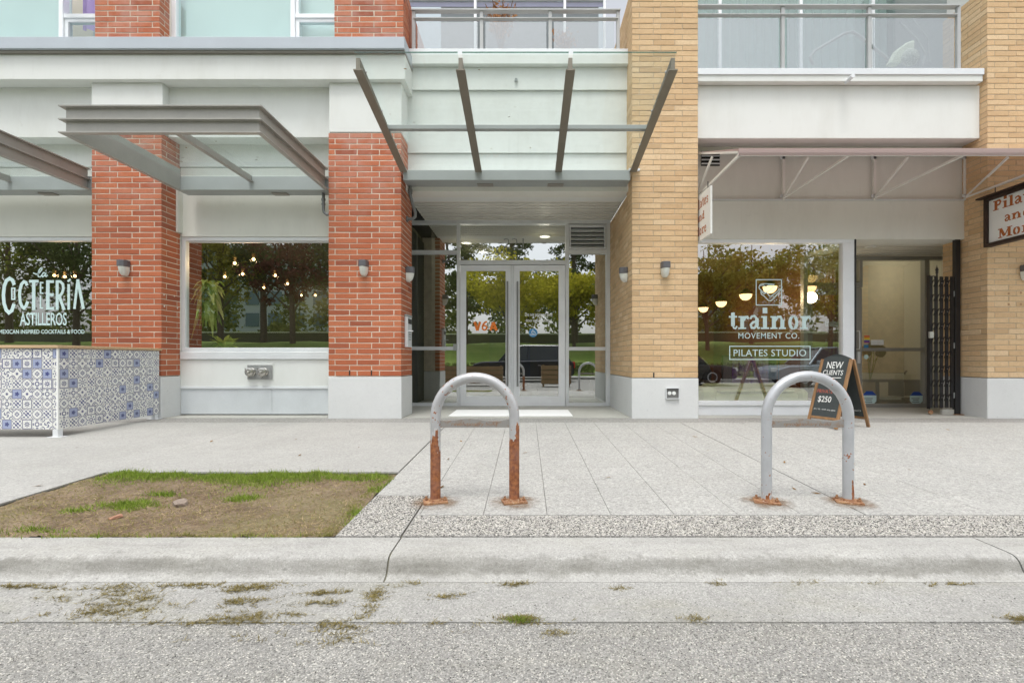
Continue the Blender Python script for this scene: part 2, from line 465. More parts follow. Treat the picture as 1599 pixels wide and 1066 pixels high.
m_rail = wood('pale_timber', (0.62,0.44,0.26), 0.75)
m_board_wood = wood('oak_frame', (0.36,0.20,0.09), 0.6, (20, 20, 3))
m_dark_wood = wood('dark_stained_wood', (0.055,0.028,0.018), 0.5, (20, 5, 5))
m_park_wood = wood('planter_timber', (0.28,0.18,0.09), 0.6)

# ------------------------------------------------------------------ ground, road, kerb, sidewalk
YP = 6.58                                  # plane of the pillar fronts
def gz(y): return -0.028 * (6.15 - y) - 0.006 if y < 6.15 else -0.006
g = MB(); g.add([(-600,-600,-0.62),(600,-600,-0.62),(600,600,-0.62),(-600,600,-0.62)], [(0,1,2,3)])
m_soil = concrete('far_ground', (0.09,0.10,0.05), 30, 0.3, 0.2, 0.3, 0.4)
struct(g.build('ground', m_soil))
r = MB(); r.box(-60, 60, -7.6, 1.852, -0.6, -0.216)
road = struct(r.build('road', m_asphalt))
# gutter pan, kerb sections (each its own piece)
gut = MB(); gut.prism([(1.856,-0.55),(1.856,-0.212),(2.0,-0.2105),(2.17,-0.206),(2.17,-0.55)], 'x', -40, 40)
struct(gut.build('gutter', m_gutter))
kerb_root = bpy.data.objects.new('kerb', None); C.objects.link(kerb_root); struct(kerb_root)
KP = [(2.476,-0.5),(2.476,-0.1165),(2.30,-0.1195),(2.272,-0.1225),(2.254,-0.130),(2.241,-0.143),(2.232,-0.160),(2.222,-0.180),(2.208,-0.194),(2.19,-0.2015),(2.1705,-0.2045),(2.1705,-0.5)]
k0 = -0.645
ks = None
for i in range(-5, 5):
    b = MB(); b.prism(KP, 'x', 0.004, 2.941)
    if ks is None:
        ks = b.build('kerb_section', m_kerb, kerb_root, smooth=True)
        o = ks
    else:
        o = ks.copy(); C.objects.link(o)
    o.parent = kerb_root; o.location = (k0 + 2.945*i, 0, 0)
jf = MB(); jf.prism([(2.47,-0.5),(2.47,-0.125),(2.29,-0.127),(2.25,-0.145),(2.225,-0.19),(2.18,-0.21),(2.18,-0.5)], 'x', -16, 16)
jf.build('joint_filler', m_joint, kerb_root)
# sidewalk: substrate seen in the joints, scored slabs on the right, smooth pour on the left
walk = bpy.data.objects.new('sidewalk', None); C.objects.link(walk); struct(walk)
for (a_, b_, y_) in ((-30, -3.27, 2.48), (-3.27, -0.99, 3.735), (-0.99, 30, 2.48)):
    sub = MB(); sub.prism([(y_,-0.6),(y_,gz(y_)-0.012),(6.15,gz(6.15)-0.012),(6.6,-0.02),(6.6,-0.6)], 'x', a_, b_)
    sub.build('substrate', m_joint, walk)
slab_cache = {}
def slab(x0, x1, y0, y1, gap=0.0012, mat=m_walk, name='slab', top=0.0, ch=0.0016):
    key = (round(x1-x0, 3), round(y1-y0, 3), gap, mat.name, ch)
    if key not in slab_cache:
        w = x1-x0; l = y1-y0; s = 0.028
        V = []
        for (inset, dz) in ((gap, -0.05), (gap, -ch), (gap+ch, 0.0)):
            for (x, y) in ((inset, inset), (w-inset, inset), (w-inset, l-inset), (inset, l-inset)):
                V.append((x, y, y*s + dz))
        Fs = [(8,9,10,11)]
        for a in (0, 4):
            for k in range(4): Fs.append((a+k, a+(k+1) % 4, a+4+(k+1) % 4, a+4+k))
        me = bpy.data.meshes.new(name); me.from_pydata(V, [], Fs); me.materials.append(mat)
        slab_cache[key] = me
    o = bpy.data.objects.new(name, slab_cache[key]); C.objects.link(o); o.parent = walk
    o.location = (x0, y0, gz(y0) + top)
    return o
Y_K = 2.785; P_ = 0.37
xs = [-0.99 + P_*i for i in range(0, 9)] + [1.97 + P_*i for i in range(1, 15)]
ys = [Y_K + P_*i for i in range(0, 10)]; ys[-1] = 6.15
for i in range(len(xs)-1):
    for j in range(len(ys)-1):
        x0, x1 = xs[i], xs[i+1]
        if j == 0 and i == 0: x0 = -0.645
        a = 0.003 if abs(x0 - 1.97) < 0.01 else 0.0
        b = 0.003 if abs(x1 - 1.97) < 0.01 else 0.0
        c = 0.004 if i == 0 else 0
        slab(x0 + a + c, x1 - b, ys[j] + (0.003 if j == 0 else 0), ys[j+1], top=random.uniform(-0.0006, 0.0006))
# smooth pour left of the long joint
slab(-30.0, -3.27, 2.482, 4.6, 0.002, m_walk2); slab(-30.0, -3.27, 4.6, 6.15, 0.0005, m_walk2)
slab(-3.27, -0.994, 3.735, 6.15, 0.002, m_walk2)
slab(xs[-1], 30.0, Y_K, 6.15, 0.002, m_walk)
# exposed aggregate bands
agg = MB()
def aggq(x0, x1, y0, y1):
    b = MB(); z0, z1 = gz(y0), gz(y1)
    b.add([(x0,y0,z0-.05),(x1,y0,z0-.05),(x1,y1,z1-.05),(x0,y1,z1-.05),(x0,y0,z0-.001),(x1,y0,z0-.001),(x1,y1,z1-.001),(x0,y1,z1-.001)],
          [(4,5,6,7),(0,1,5,4),(1,2,6,5),(2,3,7,6),(3,0,4,7)])
    return b.build('aggregate_band', m_agg, walk)
aggq(-0.64, 30, 2.478, Y_K - 0.003)
aggq(-0.985, -0.650, 2.478, 3.15)
aggq(-30, 30, 6.153, YP + 0.02)
# recess floors run in level from the facade
rf = MB(); rf.box(-30, 30, YP + 0.022, 12.5, -0.3, -0.004)
struct(rf.build('recess_floor', m_floor))

# planting bed with bare earth
m_earth = NT('dry_earth')
def _earth():
    t = m_earth; p = t.pos()
    a = t.noise(p, 3.5, 6, 0.65); b = t.noise(p, 45, 5, 0.7); c = t.noise(p, 1.3, 4)
    col = t.mix(t.ramp(a, (0.35, 0.0), (0.65, 1.0)), (0.13,0.09,0.058), (0.28,0.215,0.145))
    col = t.mix(t.ramp(b, (0.45, 0.0), (0.72, 0.75)), col, (0.10,0.07,0.045))
    col = t.mix(t.ramp(c, (0.46, 0.0), (0.62, 0.6)), col, (0.20,0.18,0.085))
    return t.bsdf(col, 0.95, 0, b, 0.9, 0.012)
m_earth = _earth()
def bed_h(x, y):
    return gz(y) - 0.012 + 0.010*np.sin(x*5.1+1)*np.sin(y*6.3) + 0.006*np.sin(x*17+2*y*9) + 0.004*np.sin(x*41+1.7)*np.sin(y*37)
BX0, BX1, BY0, BY1 = -3.262, -0.995, 2.482, 3.728
nx, ny = 150, 90
gx, gy = np.meshgrid(np.linspace(BX0, BX1, nx), np.linspace(BY0, BY1, ny))
gzz = np.array([gz(v) for v in gy[:,0]])[:,None] - 0.012
gzz = gzz + 0.010*np.sin(gx*5.1+1)*np.sin(gy*6.3) + 0.006*np.sin(gx*17+gy*18) + 0.004*np.sin(gx*41+1.7)*np.sin(gy*37) + rng.normal(0, .0022, gx.shape)
idx = np.arange(nx*ny).reshape(ny, nx)
fq = np.stack([idx[:-1,:-1], idx[:-1,1:], idx[1:,1:], idx[1:,:-1]], -1).reshape(-1, 4)
bed = arrays('planting_bed', np.stack([gx, gy, gzz], -1).reshape(-1, 3), fq, m_earth); struct(bed)
def bedz(x, y):
    return (-0.028*(6.15-y) - 0.006) - 0.012 + 0.010*np.sin(x*5.1+1)*np.sin(y*6.3) + 0.006*np.sin(x*17+y*18) + 0.004*np.sin(x*41+1.7)*np.sin(y*37)

def blade_mat(name, c1, c2, tr=0.3, per_object=False):
    t = NT(name); r = t.n('ShaderNodeNewGeometry').outputs['Random Per Island']
    if per_object: r = t.n('ShaderNodeObjectInfo').outputs['Random']
    col = t.mix(r, c1, c2)
    d = t.n('ShaderNodeBsdfDiffuse'); t.l(col, d.inputs[0])
    l = t.n('ShaderNodeBsdfTranslucent'); t.l(col, l.inputs[0])
    mx = t.n('ShaderNodeMixShader'); mx.inputs[0].default_value = tr; t.l(d.outputs[0], mx.inputs[1]); t.l(l.outputs[0], mx.inputs[2])
    t.l(mx.outputs[0], t.out.inputs['Surface']); return t.m
m_grass = blade_mat('fresh_grass', (0.13,0.22,0.03), (0.33,0.42,0.08))
m_grass_y = blade_mat('yellowing_grass', (0.19,0.21,0.05), (0.33,0.30,0.11))
m_straw = blade_mat('dry_straw', (0.15,0.09,0.05), (0.52,0.41,0.24), 0.1)
m_clip = blade_mat('grass_clippings', (0.12,0.10,0.035), (0.30,0.25,0.11), 0.1)
def blades(name, x, y, z, h, lean, wid, mat, lie=False):
    """triangular blades: base points x,y,z, heights h, lean amount"""
    n = len(x); a = rng.uniform(0, 2*PI, n); b = rng.uniform(0, 2*PI, n)
    px_, py_ = np.cos(a)*wid/2, np.sin(a)*wid/2
    V = np.empty((n, 3, 3))
    V[:,0] = np.stack([x-px_, y-py_, z], -1); V[:,1] = np.stack([x+px_, y+py_, z], -1)
    V[:,2] = np.stack([x+np.cos(b)*lean, y+np.sin(b)*lean, z+h], -1)
    return stuff(arrays(name, V.reshape(-1,3), np.arange(3*n).reshape(-1,3), mat))
def clump_points(cs, per):
    X = []; Y = []
    for (cx, cy, sx, sy, k) in cs:
        n = int(per*k); X.append(rng.normal(cx, sx, n)); Y.append(rng.normal(cy, sy, n))
    return np.concatenate(X), np.concatenate(Y)
# fresh tufts along the back edge and a few in the middle
xb = rng.uniform(-3.2, -1.03, 17000); dens = np.clip(0.45+0.6*np.sin(xb*4.3+.5)*np.sin(xb*1.9+2.2), 0.05, 1)
yb = BY1 - 0.01 - np.abs(rng.normal(0, 0.125, 17000)) * (0.4+dens) - 0.02
keep = (rng.random(17000) < 0.35+0.65*dens) & ((xb < -1.5) | (rng.random(17000) < .6)); xb, yb = xb[keep], yb[keep]
def pxg(px_, py_):
    Yq = 738.0/(py_-540); return PX(px_, Yq), Yq
cl = []
for (a, b, sx, sy, k) in [(200,786,.07,.025,1.2),(378,776,.06,.03,1.0),(255,773,.05,.02,.5),(205,790,.11,.03,.8),(60,828,.10,.02,.35),(420,745,.1,.04,.7),(545,746,.12,.03,.9),(590,765,.03,.05,.4),(560,800,.03,.05,.4),(120,796,.05,.02,.3)]:
    X_, Y_ = pxg(a, b); cl.append((X_, Y_, sx, sy, k))
xc, yc = clump_points(cl, 620)
xg, yg = np.concatenate([xb, xc]), np.concatenate([yb, yc])
xo = np.concatenate([rng.uniform(-3.2,-1.05,900), rng.normal(BX1+.008,.012,380), rng.uniform(-3.2,-1.0,260)]); yo = np.concatenate([BY1+np.abs(rng.normal(0,.016,900)), rng.uniform(BY0+.05,BY1,380), BY0-np.abs(rng.normal(0,.012,260))])
wv_ = (np.sin(xo*7.3)+np.sin(xo*17.0+yo*9) > -.3); xo, yo = xo[wv_], yo[wv_]
ok = (xg > BX0) & (xg < BX1) & (yg > BY0) & (yg < BY1); xg, yg = xg[ok], yg[ok]
xg = np.concatenate([xg, xo]); yg = np.concatenate([yg, yo])
blades('green_grass', xg, yg, bedz(xg, yg)-.001, rng.uniform(.008, .030, len(xg))*rng.choice([.7,1.,1.,1.7], len(xg)), rng.uniform(.006, .035, len(xg)), 0.005, m_grass)
# yellowish grass at the kerb edge, right edge and scattered
xe = np.concatenate([rng.uniform(-2.5, -1.0, 1600), rng.normal(-1.06, .03, 1600), rng.uniform(BX0, BX1, 9000)])
ye = np.concatenate([BY0+np.abs(rng.normal(0, .02, 1600)), rng.uniform(BY0, BY1, 1600), rng.uniform(BY0, BY1, 9000)])
ok = (xe < BX1-.004) & (ye > BY0+.003); xe, ye = xe[ok], ye[ok]
blades('yellow_grass', xe, ye, bedz(xe, ye)-.003, rng.uniform(.006, .022, len(xe)), rng.uniform(.008, .03, len(xe)), 0.004, m_grass_y)
xs_ = rng.uniform(BX0+.02, BX1-.03, 17000); ys_ = rng.uniform(BY0+.02, BY1-.05, 17000)
dn = 0.5+0.5*np.sin(xs_*3.1+ys_*2)*np.sin(ys_*5.2-xs_)
kk = rng.random(17000) < 0.25+0.75*dn; xs_, ys_ = xs_[kk], ys_[kk]
blades('dry_straw', xs_, ys_, bedz(xs_, ys_)+.001, rng.uniform(.0, .008, len(xs_)), rng.uniform(.02, .085, len(xs_)), 0.0035, m_straw)
# clippings washed into the gutter
def strand_points(cs, per):
    # wind-blown wisps: short curved strands scattered round each centre
    X = []; Y = []
    for (cx, cy, sx, sy, k) in cs:
        m = max(3, int(per*k/9))
        sub_x = rng.normal(cx, sx, 5); sub_y = rng.normal(cy, sy*1.3, 5)
        for _ in range(m):
            j = rng.integers(0, 5); u = rng.random() < .6
            x0 = (sub_x[j] if u else cx) + rng.normal(0, sx*(.35 if u else 1.1)); y0 = (sub_y[j] if u else cy) + rng.normal(0, sy*(.5 if u else 1.3))
            n = rng.integers(4, 14); a = rng.normal(.35, .5); L = rng.uniform(.01, .055); t_ = np.linspace(-1, 1, n)
            X.append(x0 + L*t_*math.cos(a) + rng.normal(0, .003, n)); Y.append(y0 + L*.55*t_*math.sin(a) + .006*t_*t_*rng.normal() + rng.normal(0, .0018, n))
    return np.concatenate(X), np.concatenate(Y)
def pgut(px_, py_):
    Yq = 750*1.008/(py_-CY); return PX(px_, Yq), Yq
cl = []
for (a, b, sx, sy, k) in [(180,925,.11,.02,1.0),(175,955,.07,.015,.8),(195,940,.06,.02,.6),(255,915,.16,.008,.8),(110,918,.1,.006,.3),(30,915,.05,.008,.5),(400,918,.07,.018,1.0),(375,940,.05,.015,.6),(385,960,.07,.012,.7),(360,968,.09,.005,.5),
                          (505,926,.04,.008,.5),(505,940,.03,.01,.3),(585,930,.012,.04,.5),(570,955,.01,.03,.3),(535,990,.03,.02,.3),(525,975,.04,.015,.3),(655,912,.03,.01,.15),(690,932,.03,.008,.25),(797,912,.03,.006,.35),(812,966,.035,.009,.9),(870,985,.02,.008,.2),
                          (1085,965,.03,.01,.2),(965,918,.04,.006,.1),(1480,912,.06,.004,.25),(1290,910,.2,.004,.15),(440,990,.2,.02,.15),(630,970,.25,.004,.3),(250,970,.3,.004,.4),(1110,912,.03,.005,.12),(1590,965,.02,.008,.4),(120,958,.2,.02,.2),(300,945,.3,.02,.3)]:
    X_, Y_ = pgut(a, b); cl.append((X_, Y_, sx, sy, k))
xq, yq = strand_points(cl, 560); ok = yq < 2.19; xq, yq = xq[ok], yq[ok]
zq = np.where(yq > 1.856, -0.2105 + (yq-1.95)*0.015, -0.216)
blades('grass_clippings', xq, yq, zq+.002, rng.uniform(.001, .013, len(xq)), rng.uniform(.008, .035, len(xq)), 0.0035, m_clip)
X_, Y_ = pgut(812, 966); nn = 420
blades('green_tuft', rng.normal(X_, .028, nn), rng.normal(Y_, .010, nn), np.full(nn, -.212), rng.uniform(.004, .018, nn), rng.uniform(.004, .016, nn), .003, m_grass)
# stones in the bed
m_stone = concrete('field_stone', (0.26,0.21,0.17), 60, 0.3, 0.3, 0.3)
m_stone_r = concrete('reddish_stone', (0.38,0.20,0.13), 60, 0.3, 0.3, 0.3)
def stone(px_, py_, sx, sy, sz, mat, label):
    X_, Y_ = pxg(px_, py_)
    bm = bmesh.new(); bmesh.ops.create_icosphere(bm, subdivisions=2, radius=1)
    for v in bm.verts:
        k = 1 + 0.22*math.sin(v.co.x*3.1+px_)*math.cos(v.co.y*4+v.co.z*3)
        q = Vector((max(-.72, min(.72, v.co.x*k)), max(-.7, min(.7, v.co.y*k)), max(-.6, min(.62, v.co.z*k))))
        v.co = Vector((q.x*sx, q.y*sy, q.z*sz))
    me = bpy.data.meshes.new('stone'); bm.to_mesh(me); bm.free()
    o = link('stone', me, mat); o.location = (X_, Y_, float(bedz(X_, Y_)) + sz*.4); o.rotation_euler = (0.1, 0.15, px_)
    return tag(o, label, 'stone')
stone(282, 786, .055, .05, .034, m_stone, 'grey brown angular stone lying in the middle of the dry grass bed')
stone(180, 804, .045, .03, .014, m_stone_r, 'flat reddish stone chip on bare earth near the front of the bed')
# fallen leaves and twigs on the paving
lx = []; 
m_leaf = blade_mat('fallen_leaf', (0.10,0.055,0.02), (0.30,0.17,0.05), 0.1)
V = []; Fc = []
for (a, b) in [(468,712),(462,687),(950,747),(1105,705),(1225,723),(1240,765),(1480,672),(1085,683),(690,762),(1350,758),(820,708),(120,700),(330,690),(1160,662),(840,690),(720,690),(1420,735),(1275,772),(700,718),(60,760),(560,700),(1500,700)]:
    X_, Y_ = pxg(a, b); z = gz(Y_)+.003; an = rng.uniform(0, PI); L = rng.uniform(.016, .038); w = L*rng.uniform(.2, .4)
    n = len(V); ca, sa = math.cos(an), math.sin(an)
    for (u, v, h) in ((-L,0,.0),(0,-w,.004),(L,0,.006),(0,w,.001)): V.append((X_+u*ca-v*sa, Y_+u*sa+v*ca, z+h))
    Fc.append((n, n+1, n+2, n+3))
stuff(arrays('fallen_leaves', V, Fc, m_leaf))
# loose chips on asphalt and gutter
def chips(name, n, mat, y0, y1, z, smin, smax, x0=-2.6, x1=2.6, slope=0.0):
    x = rng.uniform(x0, x1, n); y = rng.uniform(y0, y1, n); z = z + slope*(y-y0); s = rng.uniform(smin, smax, n); a = rng.uniform(0, PI, n)
    V = np.empty((n, 5, 3)); 
    for k in range(4):
        q = a + k*PI/2
        V[:,k] = np.stack([x+np.cos(q)*s*(1+.4*(k % 2)), y+np.sin(q)*s, np.zeros(n)+z], -1)
    V[:,4] = np.stack([x, y, z+s*.6], -1)
    b = np.arange(n)[:,None]*5
    Fq = np.concatenate([b+np.array([[0,1,4]]), b+np.array([[1,2,4]]), b+np.array([[2,3,4]]), b+np.array([[3,0,4]])])
    return stuff(arrays(name, V.reshape(-1,3), Fq, mat))
m_chip_l = blade_mat('pale_chip', (0.26,0.25,0.225), (0.60,0.585,0.53), 0.0)
m_chip_d = blade_mat('dark_chip', (0.03,0.03,0.03), (0.10,0.095,0.085), 0.0)
chips('pale_road_grit', 30000, m_chip_l, 1.15, 1.85, -.2165, .0015, .0042)
chips('dark_road_grit', 14000, m_chip_d, 1.15, 1.85, -.2165, .0012, .0036)
chips('pale_kerb_pebbles', 15000, m_chip_l, 2.485, 2.775, gz(2.485)-.001, .002, .0055, -.63, 4.0, .028)
chips('dark_kerb_pebbles', 9000, m_chip_d, 2.485, 2.775, gz(2.485)-.001, .002, .005, -.63, 4.0, .028)
chips('pale_corner_pebbles', 2200, m_chip_l, 2.485, 3.14, gz(2.485)-.001, .002, .0055, -.98, -.655, .028)
chips('dark_corner_pebbles', 1500, m_chip_d, 2.485, 3.14, gz(2.485)-.001, .002, .005, -.98, -.655, .028)
chips('gutter_grit', 900, m_chip_d, 1.86, 2.16, -.2095, .001, .003)
# ------------------------------------------------------------------ brick pillars, every brick its own part
brick_cache = {}
def brick_mesh(sx, sy, sz, mat):
    key = (round(sx,3), round(sy,3), round(sz,3), mat.name, random.randrange(4))
    if key not in brick_cache:
        bm = bmesh.new(); bmesh.ops.create_cube(bm, size=1.0)
        bmesh.ops.scale(bm, vec=(key[0], key[1], key[2]), verts=bm.verts)
        bmesh.ops.bevel(bm, geom=bm.edges[:], offset=random.uniform(.0025,.0045), segments=1, affect='EDGES', clamp_overlap=True)
        for v in bm.verts: v.co += Vector((random.uniform(-.0018,.0018), random.uniform(-.001,.001), random.uniform(-.0014,.0014)))
        me = bpy.data.meshes.new('brick'); bm.to_mesh(me); bm.free(); me.materials.append(mat)
        brick_cache[key] = me
    return brick_cache[key]
def brick_pillar(label, segs, L, pitch, joint, mat, mat_many, mortar, base_x, side, base_z, recess=0.004, blabel=None):
    """segs: (z0, z1, x0, x1, depth of the return, y of the front). side says where the visible return is"""
    root = thing('brick_pillar', label, 'brick pillar', ((base_x[0]+base_x[1])/2, YP, 0), 'brick pillars of the facade')
    t = 0.095; Lb = L - joint; Hb = pitch - joint
    items = []
    mm = MB()
    for (z0, z1, x0, x1, dep, yf) in segs:
        xc, d = (x1, -1) if side == 'R' else (x0, 1)
        far = x0 if side == 'R' else x1
        n = int((z1 - z0) / pitch + 0.5)
        r = recess
        mm.box(x0 + (0.002 if side == 'R' else r), x1 - (r if side == 'R' else 0.002), yf + r, yf + dep - 0.002, z0, z0 + n*pitch)
        for c in range(n):
            z = z0 + c*pitch + pitch/2
            A = c % 2 == 0
            # front
            first = Lb if A else t
            a = 0.0; k = 0
            W_ = abs(far - xc)
            while a < W_ - 0.02:
                w = first if k == 0 else Lb
                w = min(w, W_ - a)
                if W_ - a - w - joint < 0.02: w = W_ - a
                dy = t if k else (t if A else min(Lb, dep))
                cx = xc + d*(a + w/2)
                items.append((0 if z < 5.0 else 1, yf, cx, yf + dy/2, z, w, dy, Hb))
                a += w + joint; k += 1
            # return
            a = (t if A else min(Lb, dep)) + joint
            while a < dep - 0.02:
                w = min(Lb, dep - a)
                if dep - a - w - joint < 0.02: w = dep - a
                items.append((2 if z < 4.2 else 3, yf + a, xc + d*t/2, yf + a + w/2, z, t, w, Hb))
                a += w + joint
    items.sort(key=lambda q: (q[0], q[1]))
    R = root.location
    for i, (pr, _, cx, cy, cz, w, dy, h) in enumerate(items[:300]):
        o = bpy.data.objects.new('brick', brick_mesh(w, dy, h, mat)); C.objects.link(o); o.parent = root
        o.location = (cx - R.x + random.uniform(-.0008,.0008), cy - R.y + random.uniform(-.0015,.0015), cz - R.z + random.uniform(-.0008,.0008))
        o.rotation_euler = (random.uniform(-.004,.004), random.uniform(-.0015,.0015), random.uniform(-.003,.003))
    if len(items) > 300:
        V = []; Fq = []; n = 0
        for (pr, _, cx, cy, cz, w, dy, h) in items[300:]:
            me = brick_mesh(w, dy, h, mat)
            V += [(v.co.x+cx, v.co.y+cy+random.uniform(-.001,.001), v.co.z+cz) for v in me.vertices]
            Fq += [tuple(i+n for i in p.vertices) for p in me.polygons]; n += len(me.vertices)
        me = bpy.data.meshes.new('far_bricks'); me.from_pydata(V, [], Fq)
        stuff(link('far_bricks', me, mat_many, root))
    mm.build('mortar', mortar, root)
    # painted concrete foot
    z0, z1, x0, x1, dep, yf = segs[0]
    fb = MB()
    e = 0.006
    fb.box(x0 - e, x1 + e, yf - e, yf + dep, -0.2, base_z)
    fb.build('concrete_foot', m_base, root, bevel=0.007)
    return root
xr1a, xr1b = PX(143, YP), PX(252, YP)
xr2a, xr2b = PX(513, YP), PX(626.5, YP)
xt1a, xt1b = PX(987, YP), PX(1090, YP)
xt2a = PX(1542, YP); xt2b = xt2a + 0.95
YW = 6.945; YD = 8.30
LR, PR, JR = 0.3043, 0.0757, 0.0108
LT, PT, JT = 0.2950, 0.07455, 0.0085
p1 = brick_pillar('red brick pillar between the cocktail bar window and the window with plants', [(0.570, 3.905, xr1a, xr1b, 0.365, YP), (5.118, 5.95, PX(148, YP), PX(249, YP), 0.19, YP)],
    LR, PR, JR, m_red, m_red_many, m_mortar_red, (xr1a, xr1b), 'R', 0.560)
p2 = brick_pillar('red brick pillar at the left side of the glass entrance doors', [(0.570, 3.905, xr2a, xr2b, 0.61, YP), (5.118, 5.95, PX(522, YP), PX(630, YP), 3.0, YP)],
    LR, PR, JR, m_red, m_red_many, m_mortar_red, (xr2a, xr2b), 'R', 0.560)
p3 = brick_pillar('tan brick pillar at the right side of the glass entrance doors', [(0.550, 3.16, xt1a, xt1b, 1.72, YP), (3.16, 4.80, xt1a, xt1b, 0.37, YP), (4.80, 5.95, xt1a, xt1b, 3.0, YP)],
    LT, PT, JT, m_tan, m_tan_many, m_mortar_tan, (xt1a, xt1b), 'L', 0.542, 0.005)
p4 = brick_pillar('tan brick pillar behind the hanging dark framed sign at the far right', [(0.550, 5.95, xt2a, xt2b, 0.71, YP)],
    LT, PT, JT, m_tan, m_tan_many, m_mortar_tan, (xt2a, xt2b), 'L', 0.542, 0.005)
# dark weep vents in the lowest course
wv = MB()
for (px_, py_, root) in ((546, 582, p2), (580, 582, p2), (1021, 585.5, p3)):
    b = MB(); X_ = PX(px_, YP); Z_ = PZ(py_, YP)
    b.box(X_-.008, X_+.008, YP-.0025, YP+.01, Z_-.034, Z_+.034); b.build('weep_vent', m_dark, root)
# stucco capital blocks on the red pillars
for (xa, xb, root, nm) in ((PX(143,YP), PX(254,YP), p1, 0), (PX(514,YP), PX(627,YP), p2, 1)):
    MB().box(xa, xb, YP-.004, YP+.40, 3.908, 4.583).build('stucco_capital', m_stucco, root, bevel=.006)
# small pale dots: patched anchor holes on the brick return and front
m_patch = plain('patch_mortar', (0.70,0.62,0.55), 0.9)

# ------------------------------------------------------------------ stucco walls and flashing
XL = -14.0
xe_ = PX(631.5, 6.42)                                  # right end of cornice and band
wl = thing('stucco_wall', 'white stucco wall with a projecting band above the red brick storefront', 'wall', (-5, YW, 0))
MB().box(XL, xe_-.012, 6.50, 7.2, 4.585, 4.925).build('stucco_band', m_stucco, wl, bevel=.006)
MB().box(XL, xr1a+.02, 6.70, 7.2, 3.893, 4.583).build('upper_panel', m_stucco, wl, bevel=.004)
MB().box(xr1b-.02, xr2a+.02, 6.70, 7.2, 3.893, 4.583).build('upper_panel', m_stucco, wl, bevel=.004)
for (xa, xb) in ((XL, xr1a+.02), (xr1b-.0, xr2a+.0)):
    MB().box(xa, xb, YW-.018, 7.2, 3.575, 3.891).build('middle_panel', m_stucco, wl)
    MB().box(xa, xb, YW, 7.2, 2.615, 3.568).build('lower_panel', m_stucco2, wl)
    MB().box(xa, xb, YW-.012, YW+.05, 2.572, 2.612).build('drip_edge', m_stucco2, wl)
# thin plaster returns beside the red pillars
MB().box(xr1b+.001, xr1b+.030, 6.85, YW+.02, 2.62, 3.30).build('plaster_edge', m_stucco2, wl)
co = thing('metal_cornice', 'blue grey metal flashing capping the white stucco band on the left', 'cornice', (-5, 6.42, 4.93))
MB().box(XL, xe_, 6.42, 7.0, 4.952, 5.112).build('fascia', m_cornice, co, bevel=.006)
MB().box(XL, xe_-.008, 6.455, 7.0, 4.926, 4.951).build('drip_strip', m_taupe, co)

we = thing('stucco_wall', 'pale stucco wall behind the glass entrance canopy', 'wall', (-.15, 6.95, 3.3))
X0, X1 = xr2b - .02, xt1a + .02
MB().box(X0, X1, 6.962, 7.3, 3.20, 3.776).build('lower_panel', m_stucco, we)
MB().box(X0, X1, 6.935, 7.3, 3.782, 4.668).build('middle_panel', m_stucco, we)
MB().box(X0, X1, 6.905, 7.3, 4.674, 4.995).build('upper_panel', m_stucco, we)
MB().box(X0, X1, 6.835, 7.3, 5.0, 5.142).build('fascia', m_stucco, we, bevel=.006)
MB().tube([(PX(806,6.9), 6.93, 4.81), (PX(806,6.9), 6.87, 4.80)], .022, 10).build('drain_spout', m_grey_st, we, smooth=True)

wr = thing('stucco_wall', 'white stucco beam and panels over the pilates studio front', 'wall', (4.4, YW, 2.6))
X2, X3 = xt1b - .02, PX(1530, 6.69)
MB().box(X2, X3, 6.69, 7.3, 3.875, 4.612).build('beam_panel', m_stucco, wr, bevel=.006)
MB().box(X2, PX(1535, 6.60), 6.60, 7.3, 4.616, 4.706).build('fascia', m_stucco, wr, bevel=.006)
X4 = PX(1508, 6.93)
MB().box(X2, X4, 6.96, 7.3, 3.11, 3.873).build('awning_panel', m_stucco2, wr)
MB().box(X2, X4, 6.93, 7.3, 2.535, 3.09).build('sign_panel', m_stucco2, wr, bevel=.004)
MB().box(X2, X4-.01, 6.915, 6.96, 3.092, 3.108).build('metal_channel', m_alu, wr)
MB().tube([(PX(1322,6.6), 6.62, PZ(128,6.6)), (PX(1329,6.5), 6.46, PZ(121,6.5))], [.020,.028], 12).build('drain_spout', m_flash, wr, smooth=True)
v_ = thing('wall_vent', 'small slatted vent high under the left end of the awning', 'vent', (PX(1109,6.95), 6.95, 3.6))
xa, xb = PX(1095,6.95), PX(1124,6.95)
MB().box(xa, xb, 6.952, 6.958, PZ(259,6.95), PZ(236,6.95)).build('vent_back', m_void, v_)
for k in range(4):
    zz = PZ(257-6*k, 6.95); MB().box(xa, xb, 6.925, 6.945, zz, zz+.014).build('slat', m_flash, v_)
# balcony slab edges with metal flashing are part of the balconies below

# ------------------------------------------------------------------ soffits over the recesses
def soffit(x0, x1, ya, yb, z, name='soffit', rib=.14):
    r_ = bpy.data.objects.new(name, None); C.objects.link(r_); struct(r_)
    n = int((yb - ya)/rib)
    MB().box(x0, x1, ya, yb, z+.032, z+.06).build('soffit_backing', m_dark, r_)
    for k in range(n):
        a = ya + k*rib
        b = MB(); b.prism([(a+.014, z+.031),(a+.020, z),(a+rib-.026, z),(a+rib-.020, z+.031)], 'x', x0, x1)
        b.build('plank', m_soffit, r_)
    return r_
soffit(X0-.6, X1, 7.12, 8.45, 3.205, 'entrance_soffit')
MB_ = MB(); MB_.box(X0, X1, 6.83, 6.965, 3.192, 3.30); struct(MB_.build('soffit_edge', m_stucco2))
MB_ = MB(); MB_.box(X0, X1, 6.965, 7.12, 3.198, 3.30); struct(MB_.build('soffit_edge', m_stucco2))
soffit(PX(1334,YW), 7.4, 7.12, 8.25, 2.56, 'studio_soffit')
